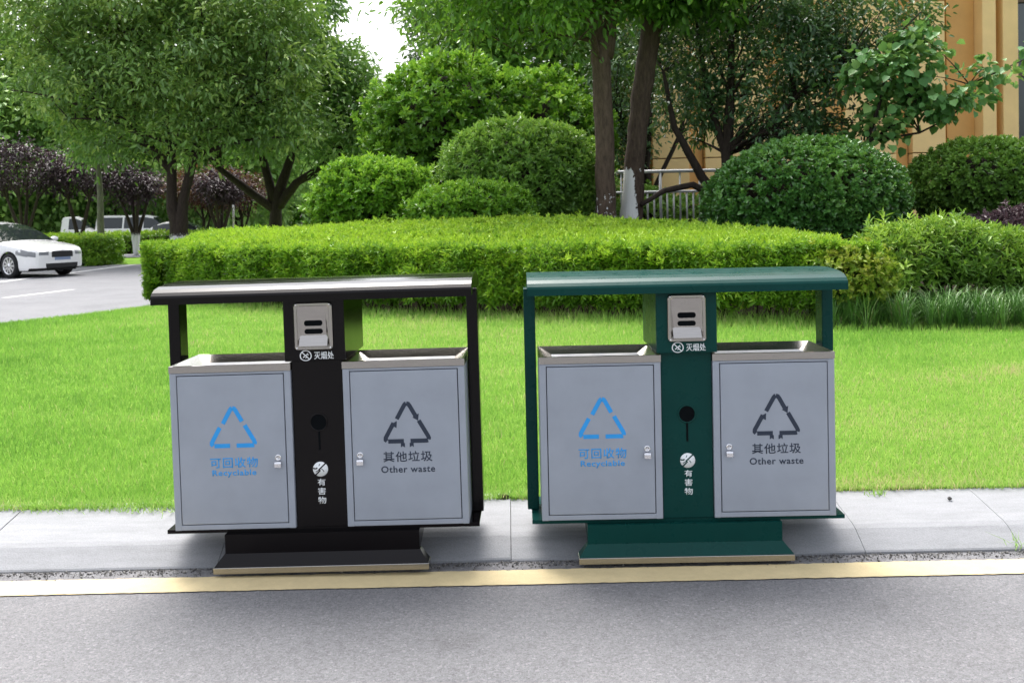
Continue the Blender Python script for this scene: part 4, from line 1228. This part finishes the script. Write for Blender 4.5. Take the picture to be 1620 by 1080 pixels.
    mb.prism([(-.0462, .9995)] + [(a + (.0045 if a < .2 else -.0045), c - .0065) for a, c in top[1:-1]] + [(.4462, .9995)], 'x', -.5925, -.588)
    mb.prism([(-.0462, .9995)] + [(a + (.0045 if a < .2 else -.0045), c - .0065) for a, c in top[1:-1]] + [(.4462, .9995)], 'x', .587, .5915)
    mb.box(-.587, .586, -.0455, .4455, 1.0125, 1.0155)
    o = mb.build("canopy", body, root)
    for p in o.data.polygons: p.use_smooth = False
    # two bins
    for side in (-1, 1):
        c0 = side * .326
        hw = .2285
        mb = MB()
        y0, y1 = 0.0, .312
        # carcass
        mb.box(c0 - hw, c0 + hw, .016, y1, .160, .745, 0, .002)
        # front frame, four bars round the door
        dw, dz0, dz1 = .203, .180, .737
        mb.box(c0 - hw, c0 - dw, y0, .0165, .160, .7455, 0, .0025)
        mb.box(c0 + dw, c0 + hw, y0, .0165, .160, .7455, 0, .0025)
        mb.box(c0 - dw - .001, c0 + dw + .001, y0 + .0004, .0165, .161, dz0, 0, .0018)
        mb.box(c0 - dw - .001, c0 + dw + .001, y0 + .0004, .0165, dz1, .745, 0, .0018)
        comp = mb.build("bin_compartment", M['grey'], root)
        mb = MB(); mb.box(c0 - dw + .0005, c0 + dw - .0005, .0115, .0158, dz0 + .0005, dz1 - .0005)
        mb.build("door_gap_shade", M['dark'], comp)  # near-black sheet gives the joint round the door its shade
        mb = MB(); mb.box(c0 - dw + .0028, c0 + dw - .0028, y0 - .0006, .0112, dz0 + .003, dz1 - .0028, 0, .0022)
        mb.build("door", M['grey'], comp)
        # steel hopper rim
        mb = MB()
        O = [(c0 - hw - .001, -.002), (c0 + hw + .001, -.002), (c0 + hw + .001, y1 + .002), (c0 - hw - .001, y1 + .002)]
        I = [(c0 - hw + .004, .004), (c0 + hw - .004, .004), (c0 + hw - .004, y1 - .004), (c0 - hw + .004, y1 - .004)]
        D = [(c0 - hw + .060, .052), (c0 + hw - .060, .052), (c0 + hw - .060, .258), (c0 - hw + .060, .258)]
        D2 = [(p[0], p[1]) for p in D]
        lv = [(O, .7462), (O, .772), (I, .7735), (D, .742), (D2, .70)]
        vs = [(p[0], p[1], zz) for ring, zz in lv for p in ring]
        fs = [(i * 4 + k, i * 4 + (k + 1) % 4, (i + 1) * 4 + (k + 1) % 4, (i + 1) * 4 + k) for i in range(4) for k in range(4)]
        mb.add(vs, fs)
        mb.build("hopper_rim", M['steel2'], comp)
        # near-black box stands for the shade down inside the hopper
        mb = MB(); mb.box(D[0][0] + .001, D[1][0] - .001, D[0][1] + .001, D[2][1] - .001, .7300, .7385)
        mb.build("throat_shade", M['dark'], comp)
        # lock with finger tab
        lx = c0 - side * .172
        lz = .424
        mb = MB()
        mb.lathe([(.0118, y0 - .0006), (.0118, y0 - .0055), (.0095, y0 - .0068), (.0062, y0 - .0068), (.0062, y0 - .0035), (0, y0 - .0035)], 20, 'y', (lx, 0, lz + .010))
        mb.box(lx - .0018, lx + .0018, y0 - .0062, y0 - .0033, lz + .005, lz + .015)
        lock = mb.build("lock", M['chrome'], comp)
        mb = MB()
        mb.prism([(y0 - .0008, lz - .0035), (y0 - .013, lz - .006), (y0 - .0165, lz - .012), (y0 - .0165, lz - .026), (y0 - .0135, lz - .026), (y0 - .013, lz - .013), (y0 - .0008, lz - .0095)], 'x', lx - .0122, lx + .0122)
        mb.build("finger_tab", M['chrome'], comp)
        ink = M['blue_ink'] if side < 0 else M['dark_ink']
        yd = y0 - .0006
        mb = MB()
        ex = c0 + (.004 if side < 0 else .006)
        arrow_emblem(mb, ex, .553, .178, yd - .0008, yd, side > 0)
        mb.build("recycling_emblem", ink, comp)
        text_mesh("lettering", "可回收物" if side < 0 else "其他垃圾", ink, comp, ex, yd, .418 if side < 0 else .424, .180 if side < 0 else .184, .040, bold=(.008 if side < 0 else .010), space=1.12)
        text_mesh("lettering", "Recyclable" if side < 0 else "Other waste", ink, comp, ex, yd, .376, .166 if side < 0 else .202, .0285 if side < 0 else .026, bold=(.014 if side < 0 else .014), space=1.1)
    zk = [-1, .1345, .16, .45, .62, .746, .772, .80, .90, .998, 2.0]
    zv = [-1, .1535, .170, .455, .628, .764, .790, .812, .911, 1.026, 2.028]
    def kids(o_):
        for c_ in o_.children:
            yield c_
            yield from kids(c_)
    for o_ in kids(root):
        me = o_.data
        co = np.zeros(len(me.vertices) * 3, np.float32); me.vertices.foreach_get("co", co); co = co.reshape(-1, 3)
        co[:, 2] = np.interp(co[:, 2], zk, zv)
        co[:, 0] = co[:, 0] * sx + (base_dx if o_.name.startswith(('base', 'plinth')) else 0)
        me.vertices.foreach_set("co", co.ravel()); me.update()
    return root

build_station(-.735, 3.530, 0.0045, R(-1.1), R(-.55), M['black'], "black twin recycling station with grey doors and a pale glaring canopy, beside the green one")
build_station(.646, 3.550, 0.0015, R(-.5), R(-.0), M['green'], "dark green twin recycling station with grey doors and a teal canopy, beside the black one", .985, -.018)

# ------------------------------------------------------------------ railing and building
def railing():
    x0, x1, y = -0.2, 7.5, 19.6
    zb = 0.93
    root = empty("metal_railing", (x0, y, zb), 0, "pale metal railing with thin upright bars behind the pair of trunks", "railing")
    L = x1 - x0
    mb = MB(); mb.tube([(0, 0, 1.29), (L, 0, 1.27)], .036, 10); mb.build("top_rail", M['railwhite'], root)
    mb = MB(); mb.tube([(0, 0, .86), (L, 0, .86)], .028, 8); mb.build("middle_rail", M['railwhite'], root)
    mb = MB(); mb.tube([(0, 0, .12), (L, 0, .12)], .022, 8); mb.build("bottom_rail", M['railwhite'], root)
    pr = None
    k = 0
    xx = .05
    while xx < L:
        mbp = MB()
        if k % 12 == 0:
            mbp.tube([(xx, 0, 0), (xx, 0, 1.28)], .03, 8); mbp.build("post", M['railwhite'], root)
        else:
            mbp.tube([(xx, 0, .12), (xx, 0, .86 if k % 3 else 1.28)], .019, 6); mbp.build("bar", M['railwhite'], root)
        xx += .135; k += 1
railing()

def building():
    root = empty("tan_building", (12, 28, .9), 0, "tall building clad in tan and orange stone panels at the right", "building")
    X0, Y0, Z0 = 12, 28, .9
    def B(mb, x0, x1, y0, y1, z0, z1, mi=0, b=0): mb.box(x0 - X0, x1 - X0, y0 - Y0, y1 - Y0, z0 - Z0, z1 - Z0, mi, b)
    mb = MB(); B(mb, 2.0, 22, 28.9, 34, -.1, 15); mb.build("wall", M['darkseam'], root)
    mb = MB()
    zs = [-.05, 2.97, 7.42, 11.5, 15]
    def panels(mb, x0, x1, y, zl=zs):
        for a, c in zip(zl[:-1], zl[1:]):
            B(mb, x0 + .012, x1 - .012, y, y + .9, a + .015, c - .015, 0, .012)
    panels(mb, 9.9, 11.42, 28.05, [-.05, 1.4, 2.97, 4.3, 5.8, 7.42, 9, 11, 15])
    panels(mb, 11.86, 12.86, 28.0)
    panels(mb, 4.2, 5.3, 28.05, [-.05, 1.4, 2.97, 4.3, 5.8, 7.42, 9, 11, 15])
    panels(mb, 5.75, 7.6, 28.05, [-.05, 1.4, 2.97, 4.3, 5.8, 7.42, 9, 11, 15])
    panels(mb, 8.0, 9.2, 28.05, [-.05, 1.4, 2.97, 4.3, 5.8, 7.42, 9, 11, 15])
    panels(mb, 2.2, 3.8, 28.05, [-.05, 1.4, 2.97, 4.3, 5.8, 7.42, 9, 11, 15])
    mb.build("stone_panel", M['tan'], root)
    for x0, x1 in ((13.88, 14.28), (14.48, 14.93), (18.2, 18.7)):
        mb = MB(); B(mb, x0, x1, 27.85, 28.9, -.1, 15, 0, .02); mb.build("pilaster", M['tan'], root)
    for x0, x1, y in ((13.05, 13.87, 28.35), (14.285, 14.475, 28.3), (11.45, 11.84, 28.3), (9.25, 9.88, 28.3), (7.62, 7.98, 28.3), (5.32, 5.73, 28.3), (3.82, 4.18, 28.3)):
        mb = MB(); B(mb, x0, x1, y, 28.9, -.1, 15); mb.build("recess_panel", M['orange'], root)
    for x0, x1 in ((14.94, 18.19), (18.72, 21.9)):
        mb = MB(); B(mb, x0, x1, 28.5, 28.6, -.1, 15); w = mb.build("window", M['winglass'], root)
        mb = MB()
        for zz in (.9, 3.0, 5.2, 7.4, 9.6, 12): B(mb, x0, x1, 28.4, 28.5, zz, zz + .09)
        for xx in (x0, x0 + 1.1, x0 + 2.2): B(mb, xx, xx + .07, 28.41, 28.5, -.1, 15)
        mb.build("frame", M['bronze'], w)
    mb = MB(); B(mb, 1.8, 22.2, 27.5, 34.2, 15.0, 15.5); mb.build("roof", M['tan'], root)
building()

# ------------------------------------------------------------------ vehicles
def vehicle(name, label, loc, rz, prof, W, wheels, wr, glass_top, glass_side, paintm, belt, front_parts=True, cat="car", group=None):
    """prof: (x, top z, half-width factor) from nose to tail; body is lofted with open wheel arches"""
    root = empty(name, loc, rz, label, cat, group)
    Lx = prof[-1][0]
    px = [p[0] for p in prof]; pz = [p[1] for p in prof]; pw = [p[2] for p in prof]
    xs = sorted(set([round(v, 3) for v in np.linspace(0, Lx, int(Lx / .045))] + [w + s * k for w in wheels for s in (-1, 1) for k in (wr * 1.12, wr * 1.1)]))
    sill = .2
    rows = []
    for x in xs:
        zt = float(np.interp(x, px, pz)); hw = W / 2 * float(np.interp(x, px, pw))
        zb = sill + (.06 if x < .25 else 0)
        for w in wheels:
            if abs(x - w) < wr * 1.12:
                zb = max(zb, wr + math.sqrt(max(0, (wr * 1.12) ** 2 - (x - w) ** 2)))
        bz = min(belt(x), zt - .03)
        cab = max(0, zt - bz - .05)
        ins = .26 * min(1, cab / .45)
        pts = []
        for t in (0, .12, .3, .5, .7, .85, 1.0):
            zz = zb + (bz - zb) * t
            bul = 1 - .07 * abs((zz - .5) / .5) ** 2.2 - (.02 if t == 0 else 0)
            pts.append((hw * bul, zz))
        y0 = pts[-1][0]
        for t in (.1, .35, .65, .9, 1.0):
            pts.append((y0 - ins * t - (.03 if cab < .02 else .0) * t, bz + (zt - .05 - bz) * t))
        y1 = pts[-1][0]
        for t in (.12, .35, .7, 1.0):
            pts.append((y1 * (1 - t), zt - .05 * (1 - t) ** 2.5))
        full = [(x, -p[0], p[1]) for p in pts] + [(x, p[0], p[1]) for p in pts[-2::-1]]
        rows.append(full)
    n = len(rows[0]); half = (n + 1) // 2
    parts = {}
    def put(kind, quad, mi=0):
        cx_ = sum(q_[0] for q_ in quad) / 4; cy_ = sum(q_[1] for q_ in quad) / 4
        sub = 0
        if kind == 'side_window': sub = (cy_ > 0, [i_ for i_, g_ in enumerate(glass_side) if g_[0] < cx_ < g_[1]][0])
        if kind == 'windscreen': sub = cx_ > Lx / 2
        if kind == 'headlight': sub = (cy_ > 0, cx_ > Lx / 2)
        parts.setdefault((kind, sub), MB()).add(quad, [tuple(range(len(quad)))], 0, True)
    for i in range(len(rows) - 1):
        for k in range(n - 1):
            quad = [rows[i][k], rows[i][k + 1], rows[i + 1][k + 1], rows[i + 1][k]]
            c = np.mean(np.array(quad), 0)
            kk = k if k < half - 1 else n - 2 - k
            kind = 'body'
            if 7 <= kk <= 9 and any(a < c[0] < b_ for a, b_ in glass_side) and abs(c[1]) > .3: kind = 'side_window'
            if kk >= 10 and any(a < c[0] < b_ for a, b_ in glass_top): kind = 'windscreen'
            if front_parts and .06 < c[0] < .62 and .57 + c[0] * .10 < c[2] < .70 + c[0] * .06 and kk <= 6: kind = 'headlight'
            put(kind, quad)
    # nose and tail closed with a grid
    for ri, sgn in ((0, -1), (len(rows) - 1, 1)):
        ring = rows[ri]
        for k in range(half - 1):
            a0, a1 = ring[k], ring[k + 1]; b0, b1 = ring[n - 1 - k], ring[n - 2 - k]
            m_ = 16
            for j in range(m_):
                def LP(p, q_, t):
                    bow = sgn * .10 * math.sin(PI * t) ** .7
                    return (p[0] + bow, p[1] + (q_[1] - p[1]) * t, p[2])
                quad = [LP(a0, b0, j / m_), LP(a0, b0, (j + 1) / m_), LP(a1, b1, (j + 1) / m_), LP(a1, b1, j / m_)]
                c = np.mean(np.array(quad), 0)
                kind = 'body'
                if front_parts and sgn < 0:
                    if .57 < c[2] < .70 and abs(c[1]) < .30: kind = 'grille'
                    elif .60 < c[2] < .70 and abs(c[1]) > .40: kind = 'headlight'
                    elif .42 < c[2] < .53 and abs(c[1]) < .24: kind = 'number_plate'
                    elif .27 < c[2] < .36 and abs(c[1]) < .50: kind = 'bumper_intake'
                elif front_parts and sgn > 0 and .6 < c[2] < .78 and abs(c[1]) > .4: kind = 'headlight'
                put(kind, quad)
    mats = dict(body=paintm, windscreen=M['glass'], side_window=M['glass'], headlight=M['lamp'], grille=M['plastic'], bumper_intake=M['plastic'], number_plate=M['plate'])
    for (k, _s), m_ in parts.items():
        nm = 'rear_window' if (k == 'windscreen' and _s) else ('tail_light' if (k == 'headlight' and _s[1]) else k)
        m_.build(nm, M['tail'] if nm == 'tail_light' else mats[k], root)
    mb = MB(); mb.box(.35, Lx - .35, -W / 2 + .16, W / 2 - .16, .17, .55); mb.build("underbody", M['plastic'], root)
    for w in wheels:
        for s in (-1, 1):
            yy = s * (W / 2 - .12)
            mb = MB()
            mb.lathe([(wr * .66, -.1), (wr * .9, -.11), (wr, -.08), (wr, .08), (wr * .9, .11), (wr * .66, .1)], 36, 'y', (w, yy, wr))
            t = mb.build("wheel", M['tyre'], root)
            mb = MB()
            mb.lathe([(wr * .70, -.1 * 1), (wr * .66, -.108), (wr * .62, -.07), (wr * .62, .07), (wr * .66, .108), (wr * .70, .1)], 36, 'y', (w, yy, wr))
            for q_ in range(10):
                a = 2 * PI * q_ / 10
                ca, sa = math.cos(a), math.sin(a)
                def sp(r_, t_, y_): return (w + r_ * ca - t_ * sa, yy + y_, wr + r_ * sa + t_ * ca)
                yo = s * .092
                mb.add([sp(.05, -.022, yo), sp(.05, .022, yo), sp(wr * .65, .03, yo), sp(wr * .65, -.03, yo), sp(.05, -.022, yo - s * .04), sp(.05, .022, yo - s * .04), sp(wr * .65, .03, yo - s * .04), sp(wr * .65, -.03, yo - s * .04)],
                       [(0, 1, 2, 3), (4, 7, 6, 5), (0, 4, 5, 1), (1, 5, 6, 2), (2, 6, 7, 3), (3, 7, 4, 0)])
            mb.lathe([(0, s * .1), (.06, s * .098), (.065, s * .05)], 16, 'y', (w, yy, wr))
            mb.build("rim", M['rim'], t)
            mb = MB(); mb.lathe([(0, s * .03), (wr * .62, s * .03)], 24, 'y', (w, yy, wr)); mb.build("brake_disc", M['plastic'], t)
    if front_parts:
        for s in (-1, 1):
            mb = MB()
            bm = bmesh.new(); bmesh.ops.create_icosphere(bm, subdivisions=2, radius=1)
            for v in bm.verts: v.co = (1.50 + v.co.x * .09, s * (W / 2 + .06) + v.co.y * .12, 1.02 + v.co.z * .075)
            mb.bm(bm, 0, True); mb.build("wing_mirror", paintm, root)
    return root

sedan_prof = [(0, .74, .72), (.06, .79, .80), (.2, .84, .88), (.45, .89, .95), (.9, .96, .985), (1.15, .99, 1), (1.28, 1.0, 1), (1.75, 1.30, 1), (2.2, 1.47, 1), (2.8, 1.54, 1), (3.4, 1.51, 1), (3.9, 1.35, .99), (4.3, 1.08, .98), (4.75, 1.04, .92), (4.85, .98, .84)]
vehicle("white_sedan", "white saloon car parked nose out at the left edge of the photo", (-12.25, 25.7, 0), PI - R(27), sedan_prof, 1.82, (.92, 3.72), .335,
        [(1.30, 2.2), (3.65, 4.3)], [(1.66, 2.55), (2.65, 3.9)], M['carwhite'], lambda x: float(np.interp(x, [0, .5, 1.5, 4.8], [.66, .78, .93, .99])))
van_prof = [(0, .95, .84), (.1, 1.02, .92), (.6, 1.18, 1), (.8, 1.25, 1), (1.45, 1.85, 1), (1.8, 1.93, 1), (4.2, 1.95, 1), (4.45, 1.85, 1), (4.5, 1.7, .96)]
vehicle("white_van", "white passenger van with three dark side windows in the far car park", (-18.2, 52.5, 0), PI + R(3), van_prof, 1.75, (.8, 3.5), .32,
        [(.82, 1.42)], [(1.05, 1.9), (2.05, 2.95), (3.05, 4.1)], M['vanwhite'], lambda x: float(np.interp(x, [0, .8, 4.5], [.9, 1.12, 1.15])), cat="van")
truck_prof = [(0, 1.0, .86), (.1, 1.1, .95), (.3, 1.25, 1), (.62, 1.80, 1), (.9, 1.92, 1), (1.5, 1.90, 1), (1.56, 1.82, 1), (1.60, .95, 1), (3.3, .93, 1), (3.4, .90, 1)]
vehicle("white_pickup", "white cab-over pickup truck half hidden behind a whitewashed plum trunk", (-22.35, 51.0, 0), PI + R(9), truck_prof, 1.7, (.7, 2.7), .30,
        [(.31, .62)], [(.5, 1.2)], M['vanwhite'], lambda x: float(np.interp(x, [0, .4, 4.5], [.95, 1.15, 1.15])), cat="pickup truck")
c = vehicle("white_hatchback", "white car of which only the roof shows above the hedge, by the lamp post", (-14.6, 49.6, 0), PI + R(2), sedan_prof, 1.8, (.92, 3.72), .33,
        [(1.30, 2.2), (3.65, 4.3)], [(1.66, 2.55), (2.65, 3.9)], M['vanwhite'], lambda x: float(np.interp(x, [0, .5, 1.5, 4.8], [.66, .78, .93, .99])))

# ------------------------------------------------------------------ far walls, hoarding, lamp post
root = empty("street_lamp", (-13.45, 45.9, 0), 0, "thin pale street lamp post between the two camphor trees", "street lamp")
mb = MB(); mb.tube([(0, 0, 0), (0, 0, 3.2)], [.06, .045], 10); mb.tube([(0, 0, 0), (0, 0, .5)], [.085, .075], 10); mb.build("pole", M['steel'], root)
mb = MB(); mb.lathe([(0, 3.55), (.16, 3.5), (.17, 3.45), (.10, 3.2), (.05, 3.18)], 14, 'z'); mb.build("lamp_head", M['concrete'], root)
root = empty("boundary_wall", (-30, 64, 0), 0, "pale rendered boundary wall with piers behind the far car park", "wall")
mb = MB(); mb.box(-9, 6.0, 0, .3, 0, 3.1)
mb.build("wall", M['concrete'], root)
mb = MB()
for k in range(6): mb.box(-9 + k * 2.9, -8.6 + k * 2.9, -.06, .36, 0, 3.25, 0, .02)
mb.build("pier", M['concrete'], root)
mb = MB(); mb.box(-9.1, 6.1, -.08, .38, 3.25, 3.36); mb.build("coping", M['concrete'], root)
root = empty("site_hoarding", (-26.6, 60, 0), 0, "green corrugated site hoarding behind the white van", "hoarding")
mb = MB()
for k in range(20):
    mb.box(-2 + k * .15, -2 + k * .15 + .1, -.03, .03, 0, 3.4)
    mb.box(-2 + k * .15 + .1, -2 + k * .15 + .15, -.01, .01, 0, 3.4)
mb.build("panel", M['meshgreen'], root)
mb = MB()
for k in range(3): mb.box(-2, 1, .035, .09, .3 + k * 1.4, .4 + k * 1.4)
mb.build("brace", M['steel'], root)
